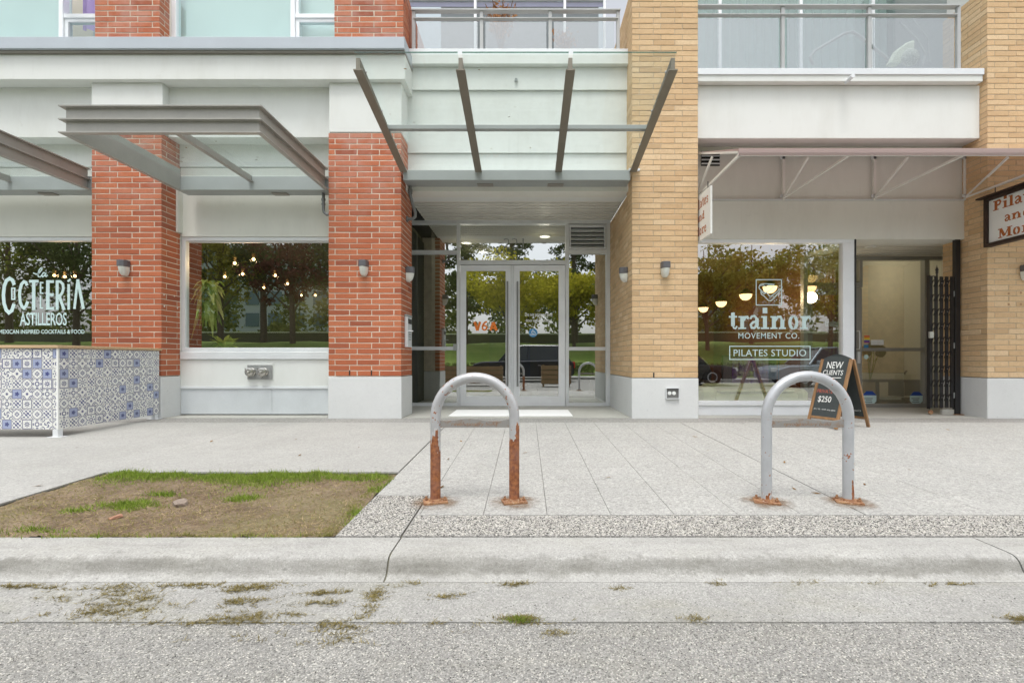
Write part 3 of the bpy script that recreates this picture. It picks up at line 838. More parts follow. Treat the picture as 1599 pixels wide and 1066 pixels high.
MB_ = MB(); MB_.box(PX(1334,YW)-.06, X4, 6.94, 7.12, 2.538, 2.60); struct(MB_.build('soffit_edge', m_stucco2))
dl = thing('ceiling_light', 'small white downlight in the ribbed soffit over the studio door', 'light', (PX(1359,7.5), 7.5, 2.55))
MB().lathe([(.075,0),(.075,.012),(.05,.012),(.045,.03)], (PX(1359,7.5), 7.5, 2.546), n=20).build('trim_ring', m_print_white, dl, smooth=True)
MB().lathe([(.042,0),(.042,.004)], (PX(1359,7.5), 7.5, 2.5435), n=16).build('lens', m_soffit, dl)

# ------------------------------------------------------------------ storefront windows
def frame_boxes(root, x0, x1, z0, z1, y, w, d, mat, sides='LRTB', name='frame'):
    if 'T' in sides: MB().box(x0, x1, y, y+d, z1-w, z1).build(name, mat, root, bevel=.004)
    if 'B' in sides: MB().box(x0, x1, y, y+d, z0, z0+w).build(name, mat, root, bevel=.004)
    za, zb = z0+(w if 'B' in sides else 0), z1-(w if 'T' in sides else 0)
    if 'L' in sides: MB().box(x0, x0+w, y+.001, y+d, za, zb).build(name, mat, root, bevel=.004)
    if 'R' in sides: MB().box(x1-w, x1, y+.001, y+d, za, zb).build(name, mat, root, bevel=.004)
def pane(root, x0, x1, z0, z1, y, mat, name='pane', t=.008):
    return MB().box(x0, x1, y, y+t, z0, z1).build(name, mat, root)
ZT, ZS = 2.57, .80
wB = thing('storefront_window', 'bar window with plants and glowing bulbs between the two red brick pillars', 'window', (-3.85, YW, 0))
xa, xb = PX(283, YW), xr2a + .01
frame_boxes(wB, xa, xb, ZS+.115, ZT, YW+.002, .055, .09, m_alu)
MB().box(xa+.08, xb, YW+.03, YW+.05, ZT-.075, ZT-.056).build('frame_stop', m_alu, wB)
MB().box(xa, xb, YW-.03, YW+.09, ZS, ZS+.112).build('sill', m_alu, wB, bevel=.008)
pane(wB, xa+.056, xb-.056, ZS+.171, ZT-.056, YW+.045, m_glass)
MB().box(xa, xb, YW-.004, YW+.15, .412, ZS-.002).build('lower_panel', m_stucco, wB)
MB().box(xa, xb, YW-.022, YW+.15, .374, .410).build('ledge', m_flash, wB, bevel=.004)
MB().box(xa, PX(425,YW)-.002, YW-.006, YW+.15, .012, .372).build('base_panel', m_basepan, wB)
MB().box(PX(425,YW)+.002, xb, YW-.006, YW+.15, .012, .372).build('base_panel', m_basepan, wB)
MB().box(xa-.03, xa-.004, YW-.012, YW+.1, .03, 2.612).build('plaster_edge', m_stucco2, wB)

wA = thing('storefront_window', 'cocktail bar window with pale blue lettering behind the tiled partition', 'window', (-7.2, YW, 0))
xa, xb = -9.2, xr1a + .01
frame_boxes(wA, xa, xb, ZS+.115, ZT, YW+.002, .055, .09, m_alu)
MB().box(xa, xb, YW-.03, YW+.09, ZS, ZS+.112).build('sill', m_alu, wA, bevel=.008)
pane(wA, xa+.056, xb-.056, ZS+.171, ZT-.056, YW+.045, m_glass)
MB().box(xa, xb, YW-.004, YW+.15, .0, ZS-.002).build('lower_panel', m_stucco, wA)

wC = thing('storefront_window', 'pilates studio window with white logo and square bird emblem', 'window', (3.55, YW, 0))
xa, xb = xt1b - .02, PX(1334.5, YW)
frame_boxes(wC, xa, xb, .143, 2.535, YW+.002, .05, .10, m_alu_w, 'TLB')
MB().box(PX(1316.5,YW), xb, YW+.0, YW+.11, .145, 2.484).build('mullion', m_alu_w, wC, bevel=.004)
MB().box(xa, xb, YW-.03, YW+.10, .135, .20).build('sill', m_alu_w, wC, bevel=.006)
pane(wC, xa+.051, PX(1316.5,YW)-.001, .195, 2.484, YW+.045, m_glass_s)
MB().box(xa, xb, YW-.004, YW+.12, -.02, .133).build('base_panel', m_alu_w, wC)
MB().box(xb+.001, xb+.018, YW-.01, YW+.05, .0, 2.535).build('corner_trim', m_dark, wC)

# lettering on the windows
NY = (0,-1,0)
def lettering(root, name, s, px0, px1, py0, py1, Y, mat, bold=0.0, space=1.0):
    """flat print: the text fills a box given in the plane y=Y"""
    return text_on(root, name, s, (PX(px0,Y), Y, PZ(py1,Y)), (1,0,0), (0,0,1), PX(px1,Y)-PX(px0,Y), PZ(py0,Y)-PZ(py1,Y), mat, bold, space)
YG = YW + .0435
def zoomed(x, y, s=6.0933, ox=0.0, oy=370.0):          # point on the bar window glass
    return (PX(ox + x/s, YG), PZ(oy + y/s, YG))
def strokes(root, name, lines, Y, mat, conv, sc):
    b = MB()
    for k, (pts, w, closed) in enumerate(lines):
        ribbon(b, [conv(*p) for p in pts], w*sc, (0,Y,0), (1,0,0), (0,0,1), NY, k, closed)
    return b.build(name, mat, root)
px_m = YG / F / 6.0933
A_ = arc
big = [
    (arc(90,560,52,158,-38,-180,14)[::1] + arc(90,540,52,145,180,312,14), 33, False),
    ([(112,487),(140,487),(140,592),(112,592)], 13, True),
    (arc(230,545,46,128,-52,-180,12) + arc(230,550,46,128,180,52,12), 28, False),
    ([(278,421),(368,421)], 27, False), ([(321,420),(321,695)], 33, False),
    ([(386,428),(386,540)], 15, False), ([(380,434),(414,434)], 13, False), ([(380,483),(412,483)], 13, False), ([(380,535),(414,535)], 13, False),
    ([(386,558),(386,680)], 15, False), ([(380,674),(413,674)], 13, False),
    ([(456,412),(456,692)], 34, False), ([(442,424),(514,424)], 26, False), ([(442,549),(512,549)], 26, False), ([(442,679),(516,679)], 26, False),
    ([(545,412),(545,694)], 28, False), ([(540,424),(575,424),(600,450),(604,490),(594,530),(570,560),(548,562)], 25, False), ([(560,548),(612,694)], 28, False),
    ([(655,448),(655,690)], 25, False), ([(645,425),(672,402)], 20, False),
    ([(709,684),(741,404)], 24, False), ([(741,404),(795,684)], 28, False)]
# the big C is one sweep from its upper to its lower tip
big[0] = ([(135,455),(120,412),(92,394),(60,415),(40,470),(32,550),(38,630),(58,692),(84,720),(112,700),(134,635)], 33, False)
big[2] = ([(258,462),(246,432),(228,424),(205,448),(190,500),(186,555),(192,618),(208,660),(228,676),(248,655),(264,612)], 28, False)
strokes(wA, 'lettering', big, YG, m_print_w, zoomed, px_m)
strokes(wA, 'script_lettering', [([(318,342),(345,355),(372,345),(398,315),(402,298),(390,296),(372,320),(362,355),(368,378),(385,380),(402,362)], 11, False),
    ([(432,342),(415,340),(400,362),(408,380),(424,368),(440,340),(434,368),(440,376),(456,362)], 11, False)], YG-.004, m_print_w, zoomed, px_m)
lettering(wA, 'lettering', 'ASTILLEROS', 31, 104.2, 488, 508, YG, m_print_w, .012, .95)
lettering(wA, 'lettering', 'MEXICAN INSPIRED COCKTAILS & FOOD', -1.5, 132, 514.5, 521, YG, m_print_w, .012)
# studio logo
YS = YW + .0435
def zs(x, y): return (PX(1090 + x/6.272, YS), PZ(370 + y/6.272, YS))
ps = YS / F / 6.272
strokes(wC, 'logo', [([(570,418),(818,418),(818,666),(570,666)], 9, True),
    ([(598,486),(608,466),(640,458),(700,459),(745,463),(720,505),(690,530),(660,545),(622,528),(600,505)], 8, True),
    ([(605,478),(640,470),(660,488),(640,505),(690,470),(740,465)], 6, False),
    ([(612,532),(622,562),(650,580),(690,622),(712,626),(738,604),(770,570),(800,530),(826,490),(760,545),(720,578),(700,580),(672,540),(648,558),(615,535)], 8, False),
    ([(700,600),(712,592)], 6, False), ([(735,590),(748,578)], 6, False), ([(765,610),(772,622)], 6, False), ([(742,622),(756,628)], 6, False)], YS, m_print_w, zs, ps)
serif_word(wC, 'lettering', 'trainor', (PX(1137.5,YS), YS, PZ(513.5,YS)), (1,0,0), (0,0,1), NY, PX(1266,YS)-PX(1137.5,YS), PZ(493.5,YS)-PZ(513.5,YS), m_print_w)
lettering(wC, 'lettering', 'MOVEMENT CO.', 1153, 1248, 519.5, 528.5, YS, m_print_w, .006, 1.1)
lettering(wC, 'lettering', 'PILATES STUDIO', 1145.5, 1259, 545.5, 556, YS, m_print_w, .004, 1.05)
def zp(x, y): return (PX(x, YS), PZ(y, YS))
strokes(wC, 'lettering_border', [([(1139.5,540.5),(1265,540.5),(1265,561),(1139.5,561)], 1.5, True)], YS, m_print_w, zp, YS/F)

# ------------------------------------------------------------------ entrance: glazed wall with double doors
en = thing('entrance_glazing', 'aluminium framed entrance glazing with sidelights, transom and louver', 'glazed wall', (-.2, YD, 0))
def ex(p): return PX(p, YD)
def ez(p): return PZ(p, YD)
def ebox(name, a, b, t_, bt, y0=0.0, y1=.11, mat=m_alu, bev=.004):
    return MB().box(ex(a), ex(b), YD+y0, YD+y1, ez(bt), ez(t_)).build(name, mat, en, bevel=bev)
ebox('head_rail', 600, 953, 343.5, 349.5)
ebox('sill_rail', 600, 713, 629, 636); ebox('sill_rail', 888, 953, 629, 636)
ebox('mullion', 713, 718, 349.6, 636); ebox('mullion', 883, 888.5, 349.6, 636); ebox('mullion', 946.5, 953, 349.6, 628.9)
ebox('rail', 600, 712.9, 390.5, 396); ebox('rail', 888.6, 946.4, 389.5, 396); ebox('rail', 600, 712.9, 541, 546.5); ebox('rail', 888.6, 946.4, 541.5, 547)
ebox('transom_bar', 718.1, 882.9, 406, 413)
def epane(a, b, t_, bt, name='pane'): return pane(en, ex(a), ex(b), ez(bt), ez(t_), YD+.05, m_glass_d, name)
epane(600, 713, 349.6, 390.4); epane(600, 713, 396.1, 540.9); epane(600, 713, 546.6, 628.9)
epane(888.6, 946.4, 396.1, 541.4); epane(888.6, 946.4, 547.1, 628.9)
epane(718.1, 882.9, 349.6, 405.9)
# louver in the upper right corner
ebox('louver_back', 889, 946, 351, 389, .09, .105, m_void, 0)
for a, b, t_, bt in ((889,891.5,351,389),(943.5,946,351,389)): ebox('louver_frame', a, b, t_, bt, -.012, .05, m_alu)
ebox('louver_frame', 891.6, 943.4, 351, 354.5, -.012, .05, m_alu); ebox('louver_frame', 891.6, 943.4, 386.5, 389, -.012, .05, m_alu)
for k in range(5):
    z = ez(385.0 - 6.4*k)
    b = MB(); b.prism([(YD+.0, z-.022),(YD+.006, z-.028),(YD+.075, z+.036),(YD+.069, z+.042)], 'x', ex(891.7), ex(943.3)); b.build('slat', m_alu, en)
text_on(en, 'house_number', '221', (ex(786), YD+.0485, ez(386)), (1,0,0), (0,0,1), ex(818)-ex(786), ez(371)-ez(386), m_print_grey, -.012, 1.05)
dr = thing('entrance_door', 'white framed glass double doors with long vertical pull bars', 'door', (ex(800), YD, 0))
m_pull = plain('brushed_steel_bar', (0.33,0.34,0.34), .3, .7, .05, 8, .02)
def leaf(a, b, ga, gb, hx, hinge):
    nm = 'door_leaf'
    lf = MB()
    lf.box(ex(a), ex(ga), YD+.012, YD+.062, ez(634), ez(414)); lf.box(ex(gb), ex(b), YD+.012, YD+.062, ez(634), ez(414))
    lf.box(ex(ga), ex(gb), YD+.013, YD+.061, ez(422.5), ez(414)); lf.box(ex(ga), ex(gb), YD+.013, YD+.061, ez(634), ez(618.5))
    L = lf.build(nm, m_alu_w, dr)
    gs = MB().box(ex(ga), ex(gb), YD+.034, YD+.042, ez(618.5), ez(422.5)).build('pane', m_glass_d, L)
    h = MB(); h.tube([(ex(hx), YD-.055, ez(603)), (ex(hx), YD-.055, ez(440))], .016, 10)
    for zz in (598, 459, 520): h.tube([(ex(hx), YD-.055, ez(zz)), (ex(hx), YD+.012, ez(zz))], .008, 8)
    h.build('pull_bar', m_pull, L, smooth=True)
    return L
l1 = leaf(718.6, 797.5, 727.5, 789.5, 792.6, 'L')
l2 = leaf(802.5, 882.4, 811.5, 872.5, 808.2, 'R')
MB().box(ex(797.8), ex(802.2), YD+.02, YD+.06, ez(634), ez(414)).build('meeting_strip', m_alu, dr)
MB().box(ex(718), ex(883), YD-.01, YD+.11, -.006, ez(634.5)).build('threshold', m_alu, dr)
YV = YD + .0325
def dtext(leafo, s, a, b, t_, bt, mat, bold=0.0, sp=1.0, nm='lettering'):
    return text_on(leafo, nm, s, (PX(a,YV), YV, PZ(bt,YV)), (1,0,0), (0,0,1), PX(b,YV)-PX(a,YV), PZ(t_,YV)-PZ(bt,YV), mat, bold, sp)
def zv(x, y): return (PX(720 + x/6.665, YV), PZ(480 + y/6.665, YV))
strokes(l1, 'lettering', [([(141,148),(170,240)], 27, False), ([(170,240),(198,148)], 25, False),
    ([(244+23*math.cos(q*PI/8), 210+23*math.sin(q*PI/8)) for q in range(16)], 17, True), ([(222,212),(224,190),(236,168),(254,152),(270,147)], 18, False),
    ([(305,240),(334,152)], 24, False), ([(336,152),(368,240)], 28, False), ([(318,215),(356,215)], 16, False)], YV, m_print_o, zv, YV/F/6.665)
dtext(l2, 'Do not proceed until', 819.8, 862.3, 488.2, 495, m_print_white, .02)
dtext(l2, 'door is fully closed', 820.8, 861.3, 497.6, 504, m_print_white, .02)
b = MB(); b.lathe([(.076,0),(.076,.001)], (PX(832.5,YV), YV, PZ(519.5,YV)), (0,-1,0), 28); b.build('access_sticker', m_print_blue, l2)
def zw(x, y): return (PX(780 + x/5.92, YV), PZ(480 + y/5.92, YV))
strokes(l2, 'access_symbol', [([(309,205),(309,222),(324,222),(332,238)], 5, False), (arc(311,228,14,14,60,270,10), 4, False), ([(309,196),(309,202)], 7, False), ([(276,246),(346,246)], 3, False), ([(282,254),(340,254)], 3, False)], YV-.0012, m_print_white, zw, YV/F/5.92)
lock = MB().box(ex(708), ex(714), YD-.02, YD, ez(547), ez(537)).build('latch_box', m_grey_st, en)
mt = tag(MB().box(-1.10, .655, 6.76, 7.56, -.003, .010).build('door_mat', plain('white_mat', (0.80,0.80,0.80), 0.8, 0, .04, 8, .2, 200), bevel=.004), 'flat white door mat on the concrete in front of the glass entrance', 'mat')

# ------------------------------------------------------------------ studio recess: side glass, door and fixed glazing
YR = 8.10
st = thing('studio_glazing', 'grey framed glazing with a grey door set back beside the studio window', 'glazed wall', (5.9, YR, 0))
def rx(p): return PX(p, YR)
def rz(p): return PZ(p, YR)
m_bronze = plain('grey_anodised_frame', (0.36,0.355,0.33), 0.45, 0.2, .06, 4, .03)
def rbox(name, a, b, t_, bt, y0=0.0, y1=.10, mat=m_bronze): return MB().box(rx(a), rx(b), YR+y0, YR+y1, rz(bt), rz(t_)).build(name, mat, st, bevel=.004)
rbox('head_rail', 1255, 1475, 400, 405.5)
rbox('mullion', 1444.5, 1452, 405.6, 636); rbox('rail', 1348, 1444.4, 543, 548); rbox('sill_rail', 1348, 1444.4, 630, 636)
rbox('rail', 1262, 1347.4, 441, 449); rbox('mullion', 1342.5, 1347.4, 405.6, 440.9); rbox('mullion', 1255, 1261.9, 405.6, 636)
pane(st, rx(1347.6), rx(1444.4), rz(542.9), rz(405.6), YR+.05, m_glass_d); pane(st, rx(1347.6), rx(1444.4), rz(629.9), rz(548.1), YR+.05, m_glass_d)
pane(st, rx(1262), rx(1342.4), rz(440.9), rz(405.6), YR+.05, m_glass_d); pane(st, rx(1452.1), rx(1475), rz(636), rz(405.6), YR+.05, m_glass_d)
sd = MB()
for (a, b, t_, bt) in ((1262.2,1270,450,635),(1335,1347.2,450,635),(1270.1,1334.9,450,460),(1270.1,1334.9,618,635)): sd.box(rx(a), rx(b), YR+.02, YR+.065, rz(bt), rz(t_))
sdo = sd.build('door', m_bronze, st)
MB().box(rx(1270.1), rx(1334.9), YR+.035, YR+.043, rz(618), rz(460)).build('pane', m_glass_d, sdo)
h = MB(); hx = rx(1338.5); h.tube([(hx, YR+.02, rz(517)), (hx, YR-.05, rz(517)), (hx, YR-.06, rz(521)), (hx, YR-.06, rz(541)), (hx, YR-.05, rz(545)), (hx, YR+.02, rz(545))], .010, 8); h.build('handle', m_alu, sdo, smooth=True)
MB().box(rx(1340), rx(1344.5), YR+.012, YR+.02, rz(567), rz(549)).build('lock_plate', m_alu, sdo)
YS2 = YR + .0335
for s, a, b, t_, bt, bo in (('trainor',1288,1316,499,510,.05),('MOVEMENT CO.',1288,1316,513,516,.0)):
    text_on(sdo, 'lettering', s, (PX(a,YS2), YS2, PZ(bt,YS2)), (1,0,0), (0,0,1), PX(b,YS2)-PX(a,YS2), PZ(t_,YS2)-PZ(bt,YS2), m_print_w, bo)
# alarm stickers and notices on the fixed glass
YN = YR + .0485
def octo(px_, py_, r):
    c = (PX(px_,YN), PZ(py_,YN)); R_ = r/F*YN
    pts = [(c[0]+R_*math.cos(PI/8+k*PI/4), c[1]+R_*math.sin(PI/8+k*PI/4)) for k in range(8)]
    b = MB(); b.prism(pts, 'y', YN-.001, YN); o = b.build('alarm_sticker', m_print_w, st)
    b = MB(); pts2 = [p for p in pts if p[1] > c[1]] ; pts2 = [pts[0], pts[1], pts[2], pts[3]]
    b.prism(pts2, 'y', YN-.0025, YN-.0012); b.build('blue_field', plain('sticker_blue', (0.03,0.09,0.42), .5, 0, .03), o)
    for k, w in enumerate((.7,.5,.62)):
        zz = c[1] - R_*(.02+.24*k); b = MB(); b.box(c[0]-R_*w, c[0]+R_*w*.6, YN-.0022, YN-.0012, zz-.006, zz+.003); b.build('small_print', m_dark, o)
octo(1357.5, 621.5, 12); octo(1431, 621.5, 11)
MB().box(PX(1360,YN), PX(1380,YN), YN-.001, YN, PZ(538.5,YN), PZ(530.5,YN)).build('notice', m_print_white, st)
for k, c in enumerate(((0.75,0.10,0.05),(0.85,0.40,0.03),(0.85,0.75,0.10),(0.10,0.12,0.45),(0.30,0.06,0.30))):
    MB().box(PX(1349.5,YN), PX(1358,YN), YN-.001, YN, PZ(526+k*2.3,YN), PZ(523.8+k*2.3,YN)).build('sticker_stripe', plain('stripe_%s' % 'abcde'[k], c, .6, 0, .03), st)
MB().box(PX(1349,YN), PX(1356,YN), YN-.001, YN, PZ(543,YN), PZ(538,YN)).build('card_sticker', m_print_blue, st)
MB().lathe([(.04,0),(.04,.001)], (PX(1352.5,YN), YN, PZ(557,YN)), (0,-1,0), 18).build('round_sticker', m_print_w, st)
# side glass of the studio window, running back into the recess
sg = MB().box(PX(1334,YW)-.03, PX(1334,YW)-.022, YW+.12, YR-.01, .15, 2.45).build('side_pane', m_glass_d, wC)
MB().box(PX(1334,YW)-.055, PX(1334,YW), YW+.11, YR-.005, .0, .149).build('side_sill', m_alu_w, wC)

# mortar patches over old anchor holes
for (px_, py_, rt) in ((256,460,p1),(272,462,p1),(256.5,478,p1),(277,481,p1)):
    yq_ = YP*(252-CX)/(px_-CX); MB().lathe([(.014,0),(.012,.003),(.004,.004)], (xr1b+.001, yq_, PZ(py_,yq_)), (1,0,0), 10).build('mortar_patch', m_patch, rt)
m_ring = plain('rust_mark', (0.40,0.24,0.13), .9, 0, .2, 30)
for (px_, py_) in ((1575,458),(1594,457),(1575,475),(1594,475)):
    MB().lathe([(.016,0),(.014,.0015),(.004,.002)], (PX(px_,YP), YP-.0018, PZ(py_,YP)), (0,-1,0), 10).build('mortar_patch', m_ring, p4)
# ------------------------------------------------------------------ steel and glass canopies over the bar windows
def canopy(x0, x1, tbars, label):
    yf, yb = 4.93, 6.60; zb, zt = 3.127, 3.412; w = .055; t = .012; zm = (zb+zt)/2
    c = thing('steel_canopy', label, 'canopy', ((x0+x1)/2, 6.6, zb), 'steel and glass canopies over the bar windows')
    def chan(name, horizontal, pos, a, b):
        m = MB()
        for z in (zb, zm-t/2, zt-t):
            if horizontal: m.box(x0, x1, yf, yf+w, z, z+t)
            elif pos < (x0+x1)/2: m.box(x0, x0+w, yf+w+.0005, yb, z, z+t)
            else: m.box(x1-w, x1, yf+w+.0005, yb, z, z+t)
        for za, zc in ((zb+t, zm-t/2), (zm+t/2, zt-t)):
            if horizontal: m.box(x0+w-.012, x1-w+.012, yf+w-.012, yf+w, za, zc)
            elif pos < (x0+x1)/2: m.box(x0+w-.012, x0+w, yf+w+.0005, yb, za, zc)
            else: m.box(x1-w, x1-w+.012, yf+w+.0005, yb, za, zc)
        return m.build(name, m_taupe2, c)
    chan('front_channel', True, 0, 0, 0)
    chan('side_channel', False, x0, 0, 0); chan('side_channel', False, x1, 0, 0)
    xe = min(x1 + .02, XEND) if XEND else x1
    MB().box(x0-.0, x1+.012, 6.602, 6.83, zb, 3.315).build('wall_beam', m_grey_st, c, bevel=.004)
    for tx in tbars:
        m = MB(); m.box(tx-.028, tx+.028, yf+w+.002, 6.60, 3.235, 3.247); m.box(tx-.006, tx+.006, yf+w+.002, 6.60, 3.248, 3.318)
        m.build('t_bar', m_taupe2, c)
    m = MB(); xs2 = [x0+w+.02] + list(tbars) + [x1-w-.02]
    for a, b in zip(xs2, xs2[1:]):
        MB().box(a+.004, b-.004, yf+w+.01, 6.86, 3.320, 3.332).build('glass_panel', m_glass_c, c)
    m = MB(); m.box(x0+.9*(x1-x0)/1.5, x0+1.05*(x1-x0)/1.5, 6.70, 6.80, zb-.014, zb-.001); m.build('junction_plate', m_taupe, c)
    return c
XEND = None
m_taupe2 = plain('taupe_steel', (0.37,0.365,0.335), 0.42, 0.15, 0.10, 4, 0.05)
canopy(-4.81, -2.722, [-3.78], 'steel and glass canopy complete between the two red brick pillars')
canopy(-8.07, -5.985, [-7.10], 'steel and glass canopy cut off by the left edge above the cocktail bar lettering')

def pipe(label, pts, r, extra):
    p = thing('drain_pipe', label, 'pipe', pts[0])
    MB().tube(pts, r, 10).build('pipe_run', m_pipe, p, smooth=True)
    for c, ax, rr, h in extra: MB().lathe([(rr,-h/2),(rr,h/2)], c, ax, 12).build('coupling', m_dark if rr < r*1.25 else m_pipe, p, smooth=False)
    return p
m_pipe = plain('grey_cast_pipe', (0.20,0.21,0.21), 0.45, 0.4, .15, 10, .1)
ya = 6.72
pipe('dark drain pipe under the right end of the complete steel canopy', [(PX(505,ya), ya, 3.125), (PX(505,ya), ya, PZ(326,ya)), (PX(506,ya), ya, PZ(331.5,ya)), (PX(510,ya), ya, PZ(335,ya)), (PX(520,ya), ya, PZ(335,ya))], .021,
     [((PX(505,ya), ya, PZ(312,ya)), (0,0,1), .029, .03), ((PX(505,ya), ya, PZ(319,ya)), (0,0,1), .027, .015)])
ya = 6.80
pipe('drain pipe with elbow on the red brick beside the entrance', [(PX(641,ya), ya-.02, 3.245), (PX(641,ya), ya-.02, PZ(305,ya)), (PX(644,ya), ya, PZ(318,ya)), (PX(647,ya), ya+.06, PZ(330,ya)), (PX(646.5,ya), ya+.07, PZ(336,ya)), (PX(643,ya), ya+.07, PZ(339.5,ya)), (xr2b+.004, ya+.07, PZ(340,ya))], .023,
     [((PX(641,ya), ya-.02, PZ(298,ya)), (0,0,1), .032, .035), ((PX(641,ya), ya-.02, PZ(302.5,ya)), (0,0,1), .031, .014), ((xr2b+.012, ya+.07, PZ(340,ya)), (1,0,0), .045, .018)])

# ------------------------------------------------------------------ entrance canopy: beam, four fins, purlin, glass
ec = thing('glass_canopy', 'upswept glass canopy on four taupe steel fins over the entrance', 'canopy', (-.15, 6.6, 3.25))
MB().box(PX(630,YP), PX(984,YP), 6.565, 6.82, 3.247, 3.388).build('wall_beam', m_grey_st, ec, bevel=.005)
for q in ((745, 770), (855, 880)):
    MB().box(PX(q[0],6.7), PX(q[1],6.7), 6.68, 6.79, 3.237, 3.2465).build('junction_plate', m_taupe, ec)
fin_x = [-1.675, -.655, .438, 1.458]
def fz(y): return 3.355 + (6.56 - y)*.176          # underside of the fins
def gzc(y): return 3.43 + (6.56 - y)*.208           # glass
for X_ in fin_x:
    m = MB(); yt = 4.77
    for (hw, lo, hi) in ((.046, 0.0, .012),):
        m.add([(X_-hw,yt,fz(yt)),(X_+hw,yt,fz(yt)),(X_+hw,6.56,fz(6.56)),(X_-hw,6.56,fz(6.56)),(X_-hw,yt,fz(yt)+hi),(X_+hw,yt,fz(yt)+hi),(X_+hw,6.56,fz(6.56)+hi),(X_-hw,6.56,fz(6.56)+hi)],
              [(0,1,2,3),(4,5,6,7),(0,1,5,4),(1,2,6,5),(2,3,7,6),(3,0,4,7)])
    hw = .02
    m.add([(X_-hw,yt+.004,fz(yt)+.0125),(X_+hw,yt+.004,fz(yt)+.0125),(X_+hw,6.56,fz(6.56)+.0125),(X_-hw,6.56,fz(6.56)+.0125),(X_-hw,yt+.004,gzc(yt)-.008),(X_+hw,yt+.004,gzc(yt)-.008),(X_+hw,6.56,gzc(6.56)-.008),(X_-hw,6.56,gzc(6.56)-.008)],
          [(0,1,2,3),(4,5,6,7),(0,1,5,4),(1,2,6,5),(2,3,7,6),(3,0,4,7)])
    F_ = m.build('fin', m_fin, ec)
    for yq_ in (4.95, 5.5, 6.1): MB().lathe([(.03,0),(.03,.010),(.012,.011),(.012,.016)], (X_, yq_, gzc(yq_)-.012), (0,0,1), 10).build('glass_clamp', m_alu, F_)
yq = 5.72
m = MB(); m.box(fin_x[0]-.04, fin_x[3]+.04, yq, yq+.07, gzc(yq)-.062, gzc(yq)-.012); m.build('cross_rail', m_grey_st, ec, bevel=.003)
for i in range(3):
    a, b = fin_x[i]+(.022 if i else -.02), fin_x[i+1]-(.022 if i < 2 else -.02)
    yt, yb = 4.73, 6.66; h = .012
    m = MB(); m.add([(a,yt,gzc(yt)),(b,yt,gzc(yt)),(b,yb,gzc(yb)),(a,yb,gzc(yb)),(a,yt,gzc(yt)+h),(b,yt,gzc(yt)+h),(b,yb,gzc(yb)+h),(a,yb,gzc(yb)+h)],
                    [(0,1,2,3),(4,5,6,7),(0,1,5,4),(1,2,6,5),(2,3,7,6),(3,0,4,7)])
    gp = m.build('glass_panel', m_glass_c, ec)
    MB().box(a, b, yt-.007, yt-.001, gzc(yt)+.001, gzc(yt)+.013).build('glass_edge', m_glass_edge, gp)
MB().box(fin_x[3]-.06, fin_x[3]+.09, 6.54, 6.575, 3.37, 3.40).build('end_bracket', m_flash, ec)

# a few leaves blown onto the canopy glass
V = []; Fc = []
for k in range(26):
    if k < 16: X_, Y_ = random.uniform(-1.6, 1.4), random.uniform(4.9, 6.5); z = gzc(Y_)+.014
    else: X_, Y_ = random.uniform(-4.7, -2.8), random.uniform(5.2, 6.5); z = 3.334
    an = random.uniform(0, PI); L = random.uniform(.010,.026); w = L*.4; n = len(V); ca, sa = math.cos(an), math.sin(an)
    for (u, v, h) in ((-L,0,.0),(0,-w,.004),(L,0,.006),(0,w,.001)): V.append((X_+u*ca-v*sa, Y_+u*sa+v*ca, z+h+.004))
    Fc.append((n,n+1,n+2,n+3))
stuff(arrays('canopy_leaves', V, Fc, m_leaf))
# ------------------------------------------------------------------ awning over the studio
aw = thing('fabric_awning', 'dusty pink fabric awning on white tube brackets over the studio front', 'awning', (5.2, 6.9, 3.1))
m_fabric = blade_mat('dusty_pink_canvas', (0.61,0.50,0.475), (0.61,0.50,0.475), .5)
m_tube = plain('white_awning_tube', (0.78,0.77,0.73), 0.4, 0.05, .06, 5, .03)
ax0, ax1 = 2.43, 9.2
yf, yb, zf, zw_ = 5.50, 6.925, 3.205, 3.775
m = MB(); m.add([(ax0,yf,zf),(ax1,yf,zf),(ax1,yb,zw_),(ax0,yb,zw_),(ax0,yf,zf+.006),(ax1,yf,zf+.006),(ax1,yb,zw_+.006),(ax0,yb,zw_+.006)], [(0,1,2,3),(4,5,6,7),(0,1,5,4),(1,2,6,5),(2,3,7,6),(3,0,4,7)])
m.build('fabric', m_fabric, aw)
m = MB(); m.prism([(yf-.006,3.133),(yf-.012,3.16),(yf-.008,3.2125),(yf-.0005,3.214),(yf-.0005,3.133)], 'x', ax0, ax1); m.build('valance', m_fabric, aw)
MB().box(ax0, ax1, yf+.001, yf+.03, 3.137, 3.165).build('front_bar', m_tube, aw)
brx = [2.44, 3.70, 5.01, 6.322]
for X_ in brx + [7.63, 8.9]:
    b = MB(); b.beam((X_,6.915,3.09),(X_,6.915,3.765),.035,.03,(0,1,0)); B_ = b.build('bracket_post', m_tube, aw)
    b = MB(); b.beam((X_+.004,6.895,3.125),(X_+.004,5.52,3.143),.026,.026); b.build('lower_strut', m_tube, aw)
    b = MB(); b.beam((X_-.004,6.895,3.135),(X_-.004,6.30,3.452),.024,.024); b.build('upper_strut', m_tube, aw)
    b = MB(); b.beam((X_,6.90,zw_-.022),(X_,5.52,zf-.026),.026,.026); b.build('rafter', m_tube, aw)
    for z in (3.15, 3.70): MB().box(X_-.05, X_+.02, 6.90, 6.914, z-.022, z+.022).build('fixing_plate', m_alu, B_)

